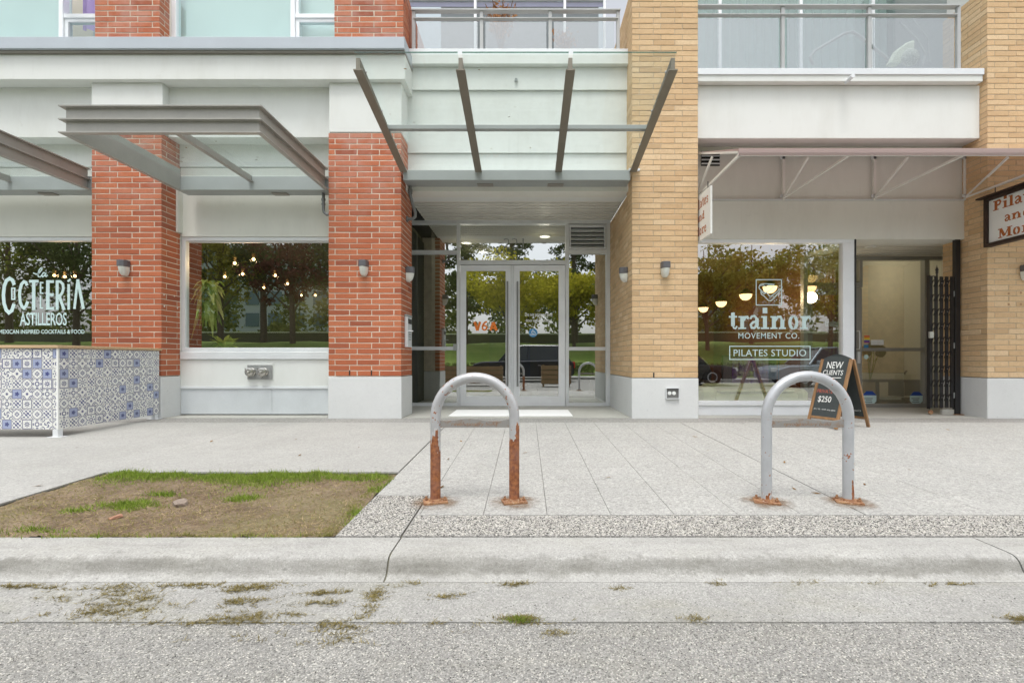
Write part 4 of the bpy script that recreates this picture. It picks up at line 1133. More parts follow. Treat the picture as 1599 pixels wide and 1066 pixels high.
def blade_sign(X_, y0, y1, z0, z1, label, framed):
    s = thing('hanging_sign', label, 'sign', (X_, (y0+y1)/2, z1))
    w = .045 if framed else .004
    MB().box(X_-.012, X_+.012, y0+w, y1-w, z0+w, z1-w).build('board', m_print_white, s)
    if framed:
        d = .05
        MB().box(X_-d, X_+d, y0, y1, z1-w, z1).build('frame', m_dark_wood, s, bevel=.004); MB().box(X_-d, X_+d, y0, y1, z0, z0+w).build('frame', m_dark_wood, s, bevel=.004)
        MB().box(X_-d, X_+d, y0, y0+w, z0+w, z1-w).build('frame', m_dark_wood, s, bevel=.004); MB().box(X_-d, X_+d, y1-w, y1, z0+w, z1-w).build('frame', m_dark_wood, s, bevel=.004)
        MB().box(X_-.09, X_+.09, y0-.03, y1+.07, z1+.001, z1+.022).build('cap', m_dark_wood, s)
    for y in (y0+.12, y1-.12):
        h = MB(); h.tube([(X_, y, z1+(.02 if framed else -.005)), (X_, y, 3.135)], .006, 6); h.build('hook', m_dark, s)
    xf = X_ - .0135
    W_ = (y1 - y0)
    for t_, a, b, lo, hi in (('Pilates', .12, .90, .70, .90), ('and', .30, .70, .42, .59), ('More', .20, .80, .12, .31)):
        o_ = (xf, y1 - W_*a, z0 + (z1-z0)*lo)
        serif_word(s, 'lettering', t_, o_, (0,-1,0), (0,0,1), (-1,0,0), W_*(b-a), (z1-z0)*(hi-lo)*.70, m_print_rust)
    return s
blade_sign(2.385, 6.19, 6.88, 2.42, 3.045, 'white hanging sign half hidden behind the tan pillar beside the studio window', False)
blade_sign(6.325, 5.75, 6.60, 2.335, 3.0, 'dark framed hanging sign with rust orange lettering at the far right', True)

# ------------------------------------------------------------------ wall lamps
m_lens = NT('frosted_lens')
def _lens():
    t = m_lens; g_ = t.noise(t.pos(), 120, 2)
    return t.bsdf(t.mix(g_, (0.62,0.64,0.58), (0.80,0.81,0.76)), 0.25, 0, g_, .2, .003)
m_lens = _lens()
m_lampcap = plain('lamp_grey', (0.13,0.13,0.14), 0.45, 0.2, .1, 8, .05)
def lamp_proto():
    r_ = thing('wall_lamp', '', 'lamp', (0,0,0), 'grey capped wall lamps'); r_.scale = (.86,.86,.92)
    m = MB(); prof = [(-.072,.0),(-.072,.07),(-.055,.118),(.0,.135),(.055,.118),(.072,.07),(.072,.0)]
    m.prism([(p[0], -p[1]) for p in prof], 'z', .0, .095)
    m.build('cap', m_lampcap, r_, bevel=.006)
    m = MB(); rings = [(0.0,.068,.125),(-.05,.064,.115),(-.095,.054,.095),(-.122,.038,.07),(-.130,.02,.05)]
    n = 10; vs = []; fs = []
    for (z, hw, dp) in rings:
        for k in range(n+1):
            a = PI*k/n; vs.append((-hw*math.cos(a), -.004-dp*math.sin(a)**.7 if 0 < k < n else -.004, z-.001))
    for i in range(len(rings)-1):
        for k in range(n): a = i*(n+1)+k; fs.append((a, a+1, a+n+2, a+n+1))
    fs.append(tuple(range((len(rings)-1)*(n+1), len(rings)*(n+1)))); fs.append(tuple(range(n+1))[::-1])
    m.add(vs, fs); m.build('lens', m_lens, r_, smooth=True)
    return r_
proto = lamp_proto()
def place_lamp(x, y, z, rot, label, first=[True]):
    if first[0]: r_ = proto; first[0] = False
    else:
        r_ = proto.copy(); C.objects.link(r_)
        for ch in [c for c in proto.children]:
            q = ch.copy(); C.objects.link(q); q.parent = r_
    r_.location = (x, y, z); r_.rotation_euler = (0, 0, rot); r_['label'] = label
zl = PZ(417.5, YP)
place_lamp(PX(197,YP), YP-.002, zl, 0, 'wall lamp on the front of the red pillar nearest the tiled partition')
place_lamp(PX(569,YP), YP-.002, zl, 0, 'wall lamp on the front of the red pillar left of the entrance')
place_lamp(xr2b+.003, 6.86, zl-.03, PI/2, 'wall lamp on the red brick side wall facing the entrance, above the intercom')
place_lamp(xt1a-.003, 6.90, zl-.03, -PI/2, 'wall lamp on the tan brick side wall facing the entrance')
place_lamp(PX(1038,YP), YP-.002, zl-.02, 0, 'wall lamp on the front of the tan pillar right of the entrance')
place_lamp(PX(1599,YP), YP-.002, zl-.06, 0, 'wall lamp cut by the right edge, under the dark framed sign')

# intercom, fire connection, socket box
ic = thing('intercom_panel', 'steel intercom panel on the red brick side wall by the doors', 'intercom', (xr2b, 6.86, 1.2))
yc0, yc1, zc0, zc1 = 6.755, 7.00, PZ(542,6.88), PZ(495,6.88)
MB().box(xr2b+.002, xr2b+.045, yc0, yc1, zc0, zc1).build('housing', m_alu, ic, bevel=.004)
MB().box(xr2b+.0455, xr2b+.050, yc0+.03, yc1-.03, zc1-.10, zc1-.03).build('screen', m_dark, ic)
kp = MB()
for i in range(3):
    for j in range(4): kp.box(xr2b+.0455, xr2b+.051, yc0+.06+.045*i, yc0+.09+.045*i, zc0+.10+.035*j, zc0+.122+.035*j)
kp.build('keypad', m_grey_st, ic)
MB().box(xr2b+.0455, xr2b+.11, yc0+.03, yc0+.055, zc0+.22, zc0+.235).build('latch', m_alu, ic)
MB().box(xr2b+.002, xr2b+.05, yc0-.004, yc1+.004, zc1+.001, zc1+.03).build('hood', m_grey_st, ic)
m_plate = plain('cast_plate_grey', (0.34,0.345,0.34), .5, .3, .15, 20, .15)
fc = thing('fire_connection', 'silver fire department plate with two capped inlets below the window sill', 'fire connection', (PX(407,YW), YW, .6))
ca, cb = PX(387.5,YW), PX(426.5,YW)
MB().box(ca-.012, cb+.012, YW-.012, YW-.0045, PZ(593,YW), PZ(565.5,YW)).build('surround', m_stucco, fc)
MB().box(ca, cb, YW-.024, YW-.0125, PZ(592,YW), PZ(569.5,YW)).build('plate', m_plate, fc, bevel=.003)
m_brass = plain('dull_chrome', (0.55,0.54,0.50), 0.25, 0.9, .15, 20, .1)
for q in (395, 414.5):
    c_ = (PX(q,YW), YW-.022, PZ(580.5,YW))
    P_i = MB().lathe([(.062,0),(.060,.02),(.045,.028),(.045,.05),(.058,.052),(.060,.085),(.042,.092),(.018,.092),(.016,.12),(.008,.125)], c_, (0,-1,0), 20).build('inlet_cap', m_brass, fc, smooth=True)
    for k in range(3):
        a = k*2*PI/3+.4; MB().box(c_[0]+.066*math.cos(a)-.011, c_[0]+.066*math.cos(a)+.011, c_[1]-.078, c_[1]-.055, c_[2]+.066*math.sin(a)-.011, c_[2]+.066*math.sin(a)+.011).build('lug', m_brass, P_i)
tx_ = text_on(fc, 'lettering', 'FIRE DEPT CONNECTION', (PX(391,YW), YW-.0245, PZ(573.6,YW)), (1,0,0), (0,0,1), PX(423,YW)-PX(391,YW), .018, m_grey_st, .0)
eb = thing('socket_box', 'small recessed electric socket box low on the concrete foot of the tan pillar', 'socket box', (PX(1049,YP), YP, .5))
ea, eb_, e0, e1 = PX(1040,YP), PX(1059,YP), PZ(621.5,YP), PZ(606,YP)
m_socket_grey = plain('socket_grey', (0.16,0.16,0.155), .6)
yy = YP-.0065
MB().box(ea, eb_, yy-.004, yy-.0005, e0, e1).build('back_plate', m_socket_grey, eb)
for (a, b, c_, d_) in ((ea-.008,ea,e0-.008,e1+.008),(eb_,eb_+.008,e0-.008,e1+.008),(ea,eb_,e0-.008,e0),(ea,eb_,e1,e1+.008)): MB().box(a, b, yy-.03, yy-.0005, c_, d_).build('rim', m_alu, eb)
for q in (1045, 1052): MB().lathe([(.026,0),(.026,.006),(.02,.008)], (PX(q,YP), yy-.0045, PZ(613.5,YP)), (0,-1,0), 14).build('socket', m_print_white, eb)

# ------------------------------------------------------------------ balconies
m_floor_b = plain('balcony_ceiling', (0.5,0.5,0.48), .8)
def balcony(label, x0, x1, yf, zs0, zs1, zr, zr2, posts, xe0, xe1):
    b = thing('balcony', label, 'balcony', ((x0+x1)/2, yf, zs0))
    MB().box(x0, x1, yf-.015, yf+.5, zs0, zs1).build('edge_flashing', m_flash, b, bevel=.005)
    MB().box(xe0-.03, xe1+.03, yf+.01, yf+.095, zr-.022, zr).build('top_rail', m_rail_grey, b, bevel=.004)
    MB().box(xe0, xe1, yf+.012, yf+.08, zr2-.016, zr2).build('mid_rail', m_rail_grey, b, bevel=.003)
    for p in posts: MB().box(p-.024, p+.024, yf+.03, yf+.075, zs1+.001, zr-.023).build('post', m_rail_grey, b, bevel=.003)
    xs3 = posts
    for a, c in zip(xs3, xs3[1:]):
        pn = MB().box(a+.055, c-.055, yf+.046, yf+.056, zs1+.025, zr2-.045).build('glass_panel', m_glass_b, b)
    return b
yf = 6.86
z0, z1 = PZ(86.5, yf), PZ(77, yf)
balcony('narrow balcony with three glass panels above the entrance canopy', PX(638,yf), PX(981,yf), yf, z0, z1, PZ(12.5,yf), PZ(26,yf), [PX(q,yf+.05) for q in (646,752,859,965)], PX(645,yf), PX(966,yf))
yf = 6.60
z0, z1 = PZ(117.5, yf), PZ(107.5, yf)
balcony('wide balcony with glass panels above the studio awning', xt1b-.02, PX(1536,yf), yf, z0, z1, PZ(5.5,yf), PZ(20,yf), [xt1b-.05, PX(1222,yf+.05), PX(1357,yf+.05), PX(1496,yf+.05)], xt1b-.1, PX(1498,yf))
# balcony recess walls and glass doors
def window_unit(name, label, cat, x0, x1, z0, z1, y, splits, mat_f, mat_g, blind=None, blind_d=.12, w=.05):
    r_ = thing(name, label, cat, ((x0+x1)/2, y, z0))
    frame_boxes(r_, x0, x1, z0, z1, y, w, .08, mat_f)
    xs4 = [x0+w/2] + splits + [x1-w/2]
    for s_ in splits: MB().box(s_-w/2, s_+w/2, y+.001, y+.08, z0+w, z1-w).build('mullion', mat_f, r_)
    for a, c in zip(xs4, xs4[1:]): pane(r_, a+w/2+.001, c-w/2-.001, z0+w, z1-w, y+.04, mat_g)
    if blind is not None: MB().box(x0, x1, y+blind_d, y+blind_d+.01, z0, z1).build('blind', blind, r_)
    return r_
m_blind = plain('pale_blind', (0.70,0.76,0.75), 0.8, 0, .04, 2, .05)
m_purple = plain('purple_blind', (0.42,0.33,0.58), 0.8, 0, .1, 4, .1)
def curtain(root, x0, x1, y, z0, z1, mat, n=30, amp=.03, name='curtain'):
    pts = [(x0+(x1-x0)*i/(n*4), y+amp*math.sin(i*PI/2)) for i in range(n*4+1)]
    V = [(p[0],p[1],z0) for p in pts]+[(p[0],p[1],z1) for p in pts]; k = len(pts)
    b = MB(); b.add(V, [(i,i+1,k+i+1,k+i) for i in range(k-1)]); return b.build(name, mat, root, smooth=True)
bw = window_unit('balcony_window', 'purple shaded window wall at the back of the narrow balcony', 'window', PX(622,9.55), PX(946,9.55), 5.20, 8.0, 9.55, [PX(q,9.55) for q in (742,882)], m_alu_w, m_glass_up)
MB().box(PX(622,9.55), PX(946,9.55), 9.62, 9.635, 7.86, 8.0).build('blind', m_purple, bw)
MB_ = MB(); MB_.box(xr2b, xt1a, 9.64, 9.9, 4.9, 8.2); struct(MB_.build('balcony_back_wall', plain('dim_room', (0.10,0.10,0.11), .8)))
MB_ = MB(); MB_.box(xr2b-.02, xt1a+.02, 6.87, 9.55, 5.05, z1+.35); 
struct(MB().box(xr2b-.02, xt1a+.02, 7.37, 9.60, 4.95, 5.20).build('balcony_floor', m_floor))
# dry plant on the narrow balcony
m_dry = blade_mat('dry_plant', (0.25,0.12,0.05), (0.50,0.26,0.12), .1)
def spray(name, label, x, y, z, h, r, n, mat):
    V = np.empty((n,3,3)); a = rng.uniform(0,2*PI,n); t_ = rng.uniform(.15,1,n)**.6; rr = r*t_*rng.uniform(.2,1,n)
    px_ = x+np.cos(a)*rr; py_ = y+np.sin(a)*rr; pz_ = z+h*t_
    for k in range(3): V[:,k] = np.stack([px_+rng.normal(0,.022,n), py_+rng.normal(0,.02,n), pz_+rng.normal(0,.028,n)],-1)
    r_ = thing(name, label, 'plant', (x,y,z))
    arrays('foliage', V.reshape(-1,3), np.arange(3*n).reshape(-1,3), mat, r_)
    st_ = MB()
    for k in range(9):
        q = k*.7; st_.tube([(x,y,z),(x+.3*r*math.cos(q),y+.3*r*math.sin(q),z+.5*h),(x+.8*r*math.cos(q),y+.8*r*math.sin(q),z+.95*h)], .006, 5)
    st_.build('stem', m_stem, r_)
    po = MB().lathe([(.10,-.22),(.14,0),(.15,0),(.15,.02)], (x,y,z-.02), n=16).build('pot', m_stone_r, r_)
    return r_
m_stem = plain('brown_stem', (0.16,0.09,0.05), .8)
spray('potted_plant', 'dry brown plant behind the middle panel of the narrow balcony', PX(782,7.3), 7.3, 5.42, .75, .30, 420, m_dry)
spray('potted_plant', 'pale dry plant behind the right panel of the narrow balcony', PX(880,7.3), 7.3, 5.42, .30, .22, 200, m_dry)
# wide balcony: sliding doors with curtains and a folded lounge chair
m_curt = plain('grey_green_curtain', (0.42,0.48,0.46), .85, 0, .08, 2, .1)
sw = window_unit('balcony_window', 'curtained sliding glass doors at the back of the wide balcony', 'window', 2.30, PX(1503,8.3), 4.72, 7.4, 8.3, [3.35, 4.75, 6.0], m_alu_w, m_glass_up)
curtain(sw, 2.32, 7.3, 8.55, 4.7, 7.4, m_curt, 34, .035)
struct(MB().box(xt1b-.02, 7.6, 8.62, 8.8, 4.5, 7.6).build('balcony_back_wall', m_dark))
struct(MB().box(xt1b-.02, 7.6, 7.1, 8.29, 4.6, 4.715).build('balcony_floor', m_floor))
struct(MB().box(PX(1508.5,7.0), 8.2, 7.32, 8.4, 4.5, 7.6).build('balcony_side_wall', m_grey_st))
lc = thing('lounge_chair', 'folded tube lounge chair with a pale cushion on the wide balcony', 'chair', (PX(1340,7.2), 7.2, 4.72))
def l7(p, q, y=7.2): return (PX(p,y), y, PZ(q,y))
fr_ = MB(); fr_.tube([l7(1270,101), l7(1265,90), l7(1272,80), l7(1318,53), l7(1330,50), l7(1340,55), l7(1395,100)], .022, 8); fr_.build('tube_frame', m_grey_st, lc, smooth=True)
fr_ = MB(); fr_.tube([l7(1405,35), l7(1430,60), l7(1445,85), l7(1440,105)], .016, 8); fr_.tube([l7(1425,30), l7(1448,60), l7(1452,100)], .012, 8); fr_.build('tube_arch', m_grey_st, lc, smooth=True)
cu_ = MB(); cu_.prism([(PX(a,7.15), PZ(b,7.15)) for a, b in ((1383,104),(1395,82),(1410,71),(1424,66),(1423,82),(1408,98),(1398,105))], 'y', 7.08, 7.18); cu_.build('cushion', plain('pale_green_cushion', (0.68,0.74,0.58), .9), lc, bevel=.02)
cu_ = MB(); cu_.lathe([(.0,0),(.11,.01),(.13,.06),(.09,.1),(0,.11)], (PX(1415,7.05), 7.02, PZ(95,7.05)), (0,-1,0), 14); cu_.build('bundle', plain('pale_bundle', (0.60,0.64,0.54), .9, 0, .4, 20), lc, smooth=True)

# ------------------------------------------------------------------ apartment windows above the cornice
def apt(label, x0, x1, y, px_big0, px_m, px_r, zbar, tilt):
    r_ = thing('apartment_window', label, 'window', ((x0+x1)/2, y, 5.1))
    zt, zb = 6.6, 5.09
    MB().box(x0, x0+.07, y, y+.1, zb, zt).build('frame', m_alu_w, r_, bevel=.004)
    MB().box(x1-.05, x1, y, y+.1, zb, zt).build('frame', m_alu_w, r_, bevel=.004)
    m0 = PX(px_m, y)
    MB().box(m0-.032, m0+.032, y-.004, y+.1, zb, zt).build('mullion', m_alu_w, r_, bevel=.004)
    pane(r_, x0+.071, m0-.033, zb, zt, y+.05, m_glass_up)
    zc = PZ(zbar, y)
    MB().box(m0+.033, x1-.051, y+.002, y+.1, zc-.03, zc+.03).build('rail', m_alu_w, r_, bevel=.004)
    a, c = m0+.034, x1-.052
    MB().box(a, a+.05, y+.02, y+.09, zb, zc-.031).build('sash_frame', m_alu_w, r_); MB().box(a+.051, c, y+.02, y+.09, zc-.075, zc-.031).build('sash_frame', m_alu_w, r_)
    pane(r_, a+.051, c, zb, zc-.076, y+.05, m_glass_up)
    if tilt:
        s_ = MB(); p0 = (a, y-.02, PZ(0,y)+.10); 
        s_.beam((a+.02, y-.06, PZ(1,y)+.03), (c+.03, y-.30, PZ(14,y)+.06), .06, .05); s_.build('tilted_sash', m_alu_w, r_)
        pane(r_, a, c, zc+.08, zt, y+.35, m_glass_up)
        curtain(r_, a, c+.2, y+.30, zc, zt, m_purple, 7, .03)
    else:
        MB().box(a, a+.04, y+.02, y+.09, zc+.031, zt).build('sash_frame', m_alu_w, r_)
        pane(r_, a+.041, c, zc+.031, zt, y+.05, m_glass_up)
    MB().box(x0, m0, y+.16, y+.17, zb, zt).build('blind', m_blind, r_)
    MB().box(m0+.001, x1, y+.22 if not tilt else y+.5, y+.23 if not tilt else y+.51, zb, zt).build('blind', m_blind, r_)
    return r_
apt('apartment window with an open tilted sash and purple curtain at the top left', -9.5, PX(148,YP)+.005, 6.79, 0, 95, 148, 24.5, True)
apt('apartment window with pale blinds above the complete steel canopy', PX(249,YP)+.005, PX(522,YP)+.005, 6.79, 275, 457, 522, 24.5, False)

# ------------------------------------------------------------------ closed rooms behind the glass
def room(x0, x1, y0, y1, z1, wallm, floorm, ceilm, name, backm=None):
    t = .05
    struct(MB().box(x0, x1, y1, y1+t, -.0, z1).build(name+'_back_wall', backm or wallm))
    struct(MB().box(x0-t, x0, y0, y1+t, -.0, z1).build(name+'_side_wall', wallm)); struct(MB().box(x1, x1+t, y0, y1+t, -.0, z1).build(name+'_side_wall', wallm))
    struct(MB().box(x0-t, x1+t, y0, y1+t, z1+.001, z1+t).build(name+'_ceiling', ceilm)); struct(MB().box(x0, x1, y0, y1, -.003, .0).build(name+'_floor', floorm))
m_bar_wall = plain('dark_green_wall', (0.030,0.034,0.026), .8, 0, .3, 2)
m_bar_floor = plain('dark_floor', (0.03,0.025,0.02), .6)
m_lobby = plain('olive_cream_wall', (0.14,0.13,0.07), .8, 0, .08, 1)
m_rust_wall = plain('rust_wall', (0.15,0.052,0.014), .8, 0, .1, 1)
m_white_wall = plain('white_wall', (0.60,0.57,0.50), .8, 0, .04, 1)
m_oak = wood('oak_floor', (0.20,0.12,0.06), .7, (3, 20, 3))
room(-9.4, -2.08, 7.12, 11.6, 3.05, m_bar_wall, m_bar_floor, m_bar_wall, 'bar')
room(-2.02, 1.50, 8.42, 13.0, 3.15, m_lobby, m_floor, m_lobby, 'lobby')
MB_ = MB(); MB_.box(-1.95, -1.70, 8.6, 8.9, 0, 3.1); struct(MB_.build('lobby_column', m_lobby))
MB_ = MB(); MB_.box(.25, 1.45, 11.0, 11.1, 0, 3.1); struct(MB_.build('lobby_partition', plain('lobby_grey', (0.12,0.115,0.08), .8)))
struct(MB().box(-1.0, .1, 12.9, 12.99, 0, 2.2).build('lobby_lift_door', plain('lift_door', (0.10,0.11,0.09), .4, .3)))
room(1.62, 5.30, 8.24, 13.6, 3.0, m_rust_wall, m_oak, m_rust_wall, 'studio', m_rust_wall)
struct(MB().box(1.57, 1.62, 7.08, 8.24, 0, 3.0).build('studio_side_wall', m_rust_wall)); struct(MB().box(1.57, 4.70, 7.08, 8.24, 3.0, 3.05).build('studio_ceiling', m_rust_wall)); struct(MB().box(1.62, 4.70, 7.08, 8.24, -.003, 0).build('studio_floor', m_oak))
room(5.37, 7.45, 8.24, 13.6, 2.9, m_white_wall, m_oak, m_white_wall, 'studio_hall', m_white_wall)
# the hall opens to the studio
m_bulb = emit('warm_bulb', (1.0, 0.62, 0.28), 7.0)
m_globe = emit('warm_globe', (1.0, 0.60, 0.27), 2.6)
m_panel = emit('ceiling_panel', (1.0, 0.95, 0.85), 1.4)
m_brass_d = plain('dark_brass', (0.10,0.07,0.03), .4, .5)
m_clear = glass('bulb_glass', (0.95,0.92,0.85), 0.03)
bulbs = [(366.5,411),(396,405),(351,432),(379,428),(430,430),(449,443),(412,449),(470.6,461),(492.6,461),(85,430),(101,432),(117,431)]
blab = ['glowing bulb above the pointed leaves of the hanging plant, second row', 'highest glowing bulb in the window with plants', 'leftmost glowing bulb beside the hanging plant', 'glowing bulb just below the highest pair in the window with plants', 'glowing bulb in the centre of the window with plants', 'glowing bulb right of centre in the window with plants',
        'lowest glowing bulb near the middle of the window with plants', 'second glowing bulb from the right pillar, low in the window', 'glowing bulb nearest the right pillar in the window with plants', 'glowing bulb above the letters of the cocktail bar name, left one', 'glowing bulb above the letters of the cocktail bar name, middle one', 'glowing bulb above the letters of the cocktail bar name, right one']
def point_lamp(root, c, watts, colr):
    l_ = bpy.data.lights.new('lamp_light', 'POINT'); l_.energy = watts; l_.color = colr; l_.shadow_soft_size = .10; l_.specular_factor = 0.0
    o = bpy.data.objects.new('lamp_light', l_); C.objects.link(o); o.location = Vector(c); return o
def pendant(px_, py_, label, zc=2.3):
    s = (CY - py_)/(zc - CZ); Y = F/s; Y = min(11.2, max(7.4, Y)); z = PZ(py_, Y); X_ = PX(px_, Y)
    r_ = thing('pendant_bulb', label, 'lamp', (X_, Y, z), 'glowing pendant bulbs inside the bar')
    MB().tube([(X_,Y,z+.07),(X_,Y,3.04)], .004, 5).build('cord', m_dark, r_)
    MB().lathe([(.022,.045),(.026,.09)], (X_,Y,z), n=10).build('socket', m_brass_d, r_)
    MB().lathe([(.0,-.055),(.035,-.045),(.055,-.01),(.05,.02),(.024,.045)], (X_,Y,z), n=12).build('glass_bulb', m_clear, r_, smooth=True)
    point_lamp(r_, (X_,Y,z), 5.0, (1.0,.66,.36))
    MB().lathe([(.0,-.026),(.022,-.012),(.022,.01),(.008,.026)], (X_,Y,z), n=10).build('filament', m_bulb, r_, smooth=True)
for (a, b), lab in zip(bulbs, blab): pendant(a, b, lab)
glab = ['pendant globe nearest the left pillar edge in the studio window', 'second pendant globe from the left pillar in the studio window', 'third pendant globe, left of the square emblem', 'pendant globe seen inside the square bird emblem', 'largest pendant globe at the right of the studio window']
for (X_, Y, z, r_), lab in zip(((4.42,12.0,2.09,.12),(4.38,10.8,2.09,.12),(4.36,9.55,2.09,.12),(4.36,8.6,2.10,.12),(4.98,8.45,2.26,.13)), glab):
    g_ = thing('pendant_globe', lab, 'lamp', (X_,Y,z), 'half lit pendant globes inside the studio')
    point_lamp(g_, (X_,Y-.05,z-r_-.08), 11.0, (1.0,.74,.46))
    MB().lathe([(0,-r_),(r_*.5,-r_*.87),(r_*.87,-r_*.5),(r_,0)], (X_,Y,z), n=20).build('lit_bowl', m_globe, g_, smooth=True)
    MB().lathe([(r_,.001),(r_*.8,r_*.55),(r_*.3,r_*.9),(.01,r_)], (X_,Y,z), n=20).build('dark_cap', m_brass_d, g_, smooth=True)
    MB().tube([(X_,Y,z+r_),(X_,Y,2.89)], .005, 5).build('cord', m_dark, g_)
cl_ = [('ceiling light over the doors seen through the right side of the transom', .35, 9.1, 2.95), ('round ceiling light seen through the upper left sidelight', -1.2, 9.6, 2.95), ('ceiling light deep in the lobby, left end of the row', -.95, 10.4, 2.9), ('second ceiling light in the lobby row', -.8, 11.3, 2.85), ('third ceiling light in the lobby row', -.7, 12.2, 2.85)]
for lab, X_, Y, z in cl_:
    g_ = thing('ceiling_light', lab, 'light', (X_,Y,3.13), 'round lights in the lobby ceiling')
    point_lamp(g_, (X_,Y,2.95), 4.0, (1.0,.93,.80))
    MB().lathe([(.09,0),(.09,.012)], (X_,Y,3.125), n=18).build('lit_disc', m_panel, g_); MB().lathe([(.091,0),(.105,.0),(.105,.015),(.091,.015)], (X_,Y,3.12), n=18).build('trim_ring', m_print_white, g_)
point_lamp(None, (6.3,9.6,2.75), 10.0, (1.0,.85,.62))
hl = thing('ceiling_light', 'light in the studio hall ceiling', 'light', (5.9,9.6,2.88)); MB().box(6.0,6.6,9.3,9.9,2.86,2.88).build('lit_panel', emit('hall_light', (1.0,0.80,0.52), 4.0), hl)
# studio furniture
m_sofa = plain('pale_green_velvet', (0.60,0.64,0.38), .9, 0, .12, 5, .2)
so = thing('sofa', 'low pale green sofa with rolled arms inside the studio window', 'sofa', (3.4, 7.4, 0))
def sx(p): return PX(p, 7.25)
def sz(p): return PZ(p, 7.5)
MB().box(sx(1112), sx(1243), 7.16, 7.70, .05, .30).build('seat', m_sofa, so, bevel=.03)
MB().box(sx(1112), sx(1243), 7.60, 7.78, .25, .42).build('backrest', m_sofa, so, bevel=.05)
for a, b in ((1088,1117),(1240,1258)): MB().box(sx(a), sx(b), 7.13, 7.78, .03, .38 if a < 1200 else .36).build('armrest', m_sofa, so, bevel=.06)
for q in (1120, 1172): MB().box(sx(q), sx(q+64 if q > 1150 else q+50), 7.14, 7.6, .305, .345).build('seat_cushion', m_sofa, so, bevel=.02)
m_tie = NT('tie_dye_cloth')
def _tie():
    t = m_tie; p = t.pos(); f = t.noise(p, 7, 6, .7); g_ = t.noise(p, 16, 4)
    c = t.mix(t.ramp(f, (.35,0.0),(.65,1.0)), (0.26,0.09,0.44), (0.66,0.55,0.70)); c = t.mix(t.ramp(g_, (.5,0.0),(.7,.7)), c, (0.42,0.28,0.16))
    return t.bsdf(c, .9)
m_tie = _tie()
gr = thing('clothes_rack', 'rack with a purple tie dye garment behind the sofa', 'clothes rack', (3.7, 7.85, 0))
r_ = MB(); r_.tube([(3.2,7.85,0),(3.2,7.85,.86),(4.12,7.85,.86),(4.12,7.85,0)], .014, 8); r_.build('rail', m_dark, gr)
curtain(gr, 3.36, 3.95, 7.85, .15, .84, m_tie, 6, .06, 'garment'); curtain(gr, 3.96, 4.08, 7.85, .2, .84, plain('blue_cloth', (0.07,0.07,0.12), .9), 2, .05, 'garment'); curtain(gr, 3.22, 3.35, 7.85, .2, .84, plain('mauve_cloth', (0.35,0.30,0.36), .9), 2, .05, 'garment')
mi = thing('ring_chair', 'round backed black chair beside the sofa at the left of the studio', 'chair', (3.0, 8.5, 0))
r_ = MB(); r_.lathe([(.30,-.03),(.33,0),(.30,.03),(.05,.03),(.05,-.03)], (2.95,8.5,.55), (0,-1,0.12), 22); r_.build('backrest', m_dark, mi, smooth=True)
r_ = MB(); r_.lathe([(.27,0),(.29,.03),(.27,.06)], (2.95,8.25,.38), n=18); r_.build('seat', m_dark, mi)
for dx in (-.2,.2):
    MB().tube([(2.95+dx,8.05,0),(2.95+dx*.8,8.2,.38)], .014, 6).build('leg', m_dark, mi); MB().tube([(2.95+dx,8.5,0),(2.95+dx*.8,8.4,.38)], .014, 6).build('leg', m_dark, mi)
# hall console, plant, papers
ct = thing('console_table', 'dark console table behind the glass beside the grey studio door', 'table', (6.3, 8.7, 0))
def hx_(p): return PX(p, 8.6)
MB().box(hx_(1350), hx_(1432), 8.5, 8.85, .40, .44).build('table_top', m_dark_wood, ct, bevel=.004)
MB().box(hx_(1365), hx_(1420), 8.5, 8.85, .05, .09).build('shelf', m_dark_wood, ct)
for a in (1364, 1402, 1428): MB().box(hx_(a), hx_(a+4), 8.52, 8.83, -.0, .399).build('leg', m_dark_wood, ct)
pp = thing('paper_stack', 'stack of white papers on the console table shelf', 'papers', (hx_(1390), 8.6, .09))
MB().box(hx_(1371), hx_(1398), 8.46, 8.75, .092, .13).build('sheet_stack', m_print_white, pp); MB().box(hx_(1392), hx_(1424), 8.47, 8.7, .132, .145).build('sheet', m_print_white, pp)
sb = thing('glass_box', 'clear box standing on the console table', 'box', (hx_(1415), 8.6, .44)); MB().box(hx_(1404), hx_(1424), 8.52, 8.7, .441, .53).build('case', m_glass_d, sb); MB().tube([(hx_(1413),8.6,.531),(hx_(1413),8.6,.56),(hx_(1416),8.6,.60)], .012, 6).build('pump', m_dark, sb)
wp = thing('wall_panel', 'framed white panel moulding on the studio hall wall', 'panel', (6.3,11.0,1.8))
MB().box(PX(1408,10.9), PX(1411,10.9), 10.88, 10.93, PZ(519,10.9), 2.85).build('moulding', m_white_wall, wp); MB().box(PX(1330,10.9), PX(1408,10.9), 10.88, 10.93, PZ(521,10.9), PZ(518.5,10.9)).build('moulding', m_white_wall, wp)
struct(MB().box(5.4, 7.4, 10.94, 11.0, 0, 2.89).build('studio_hall_inner_wall', m_white_wall))

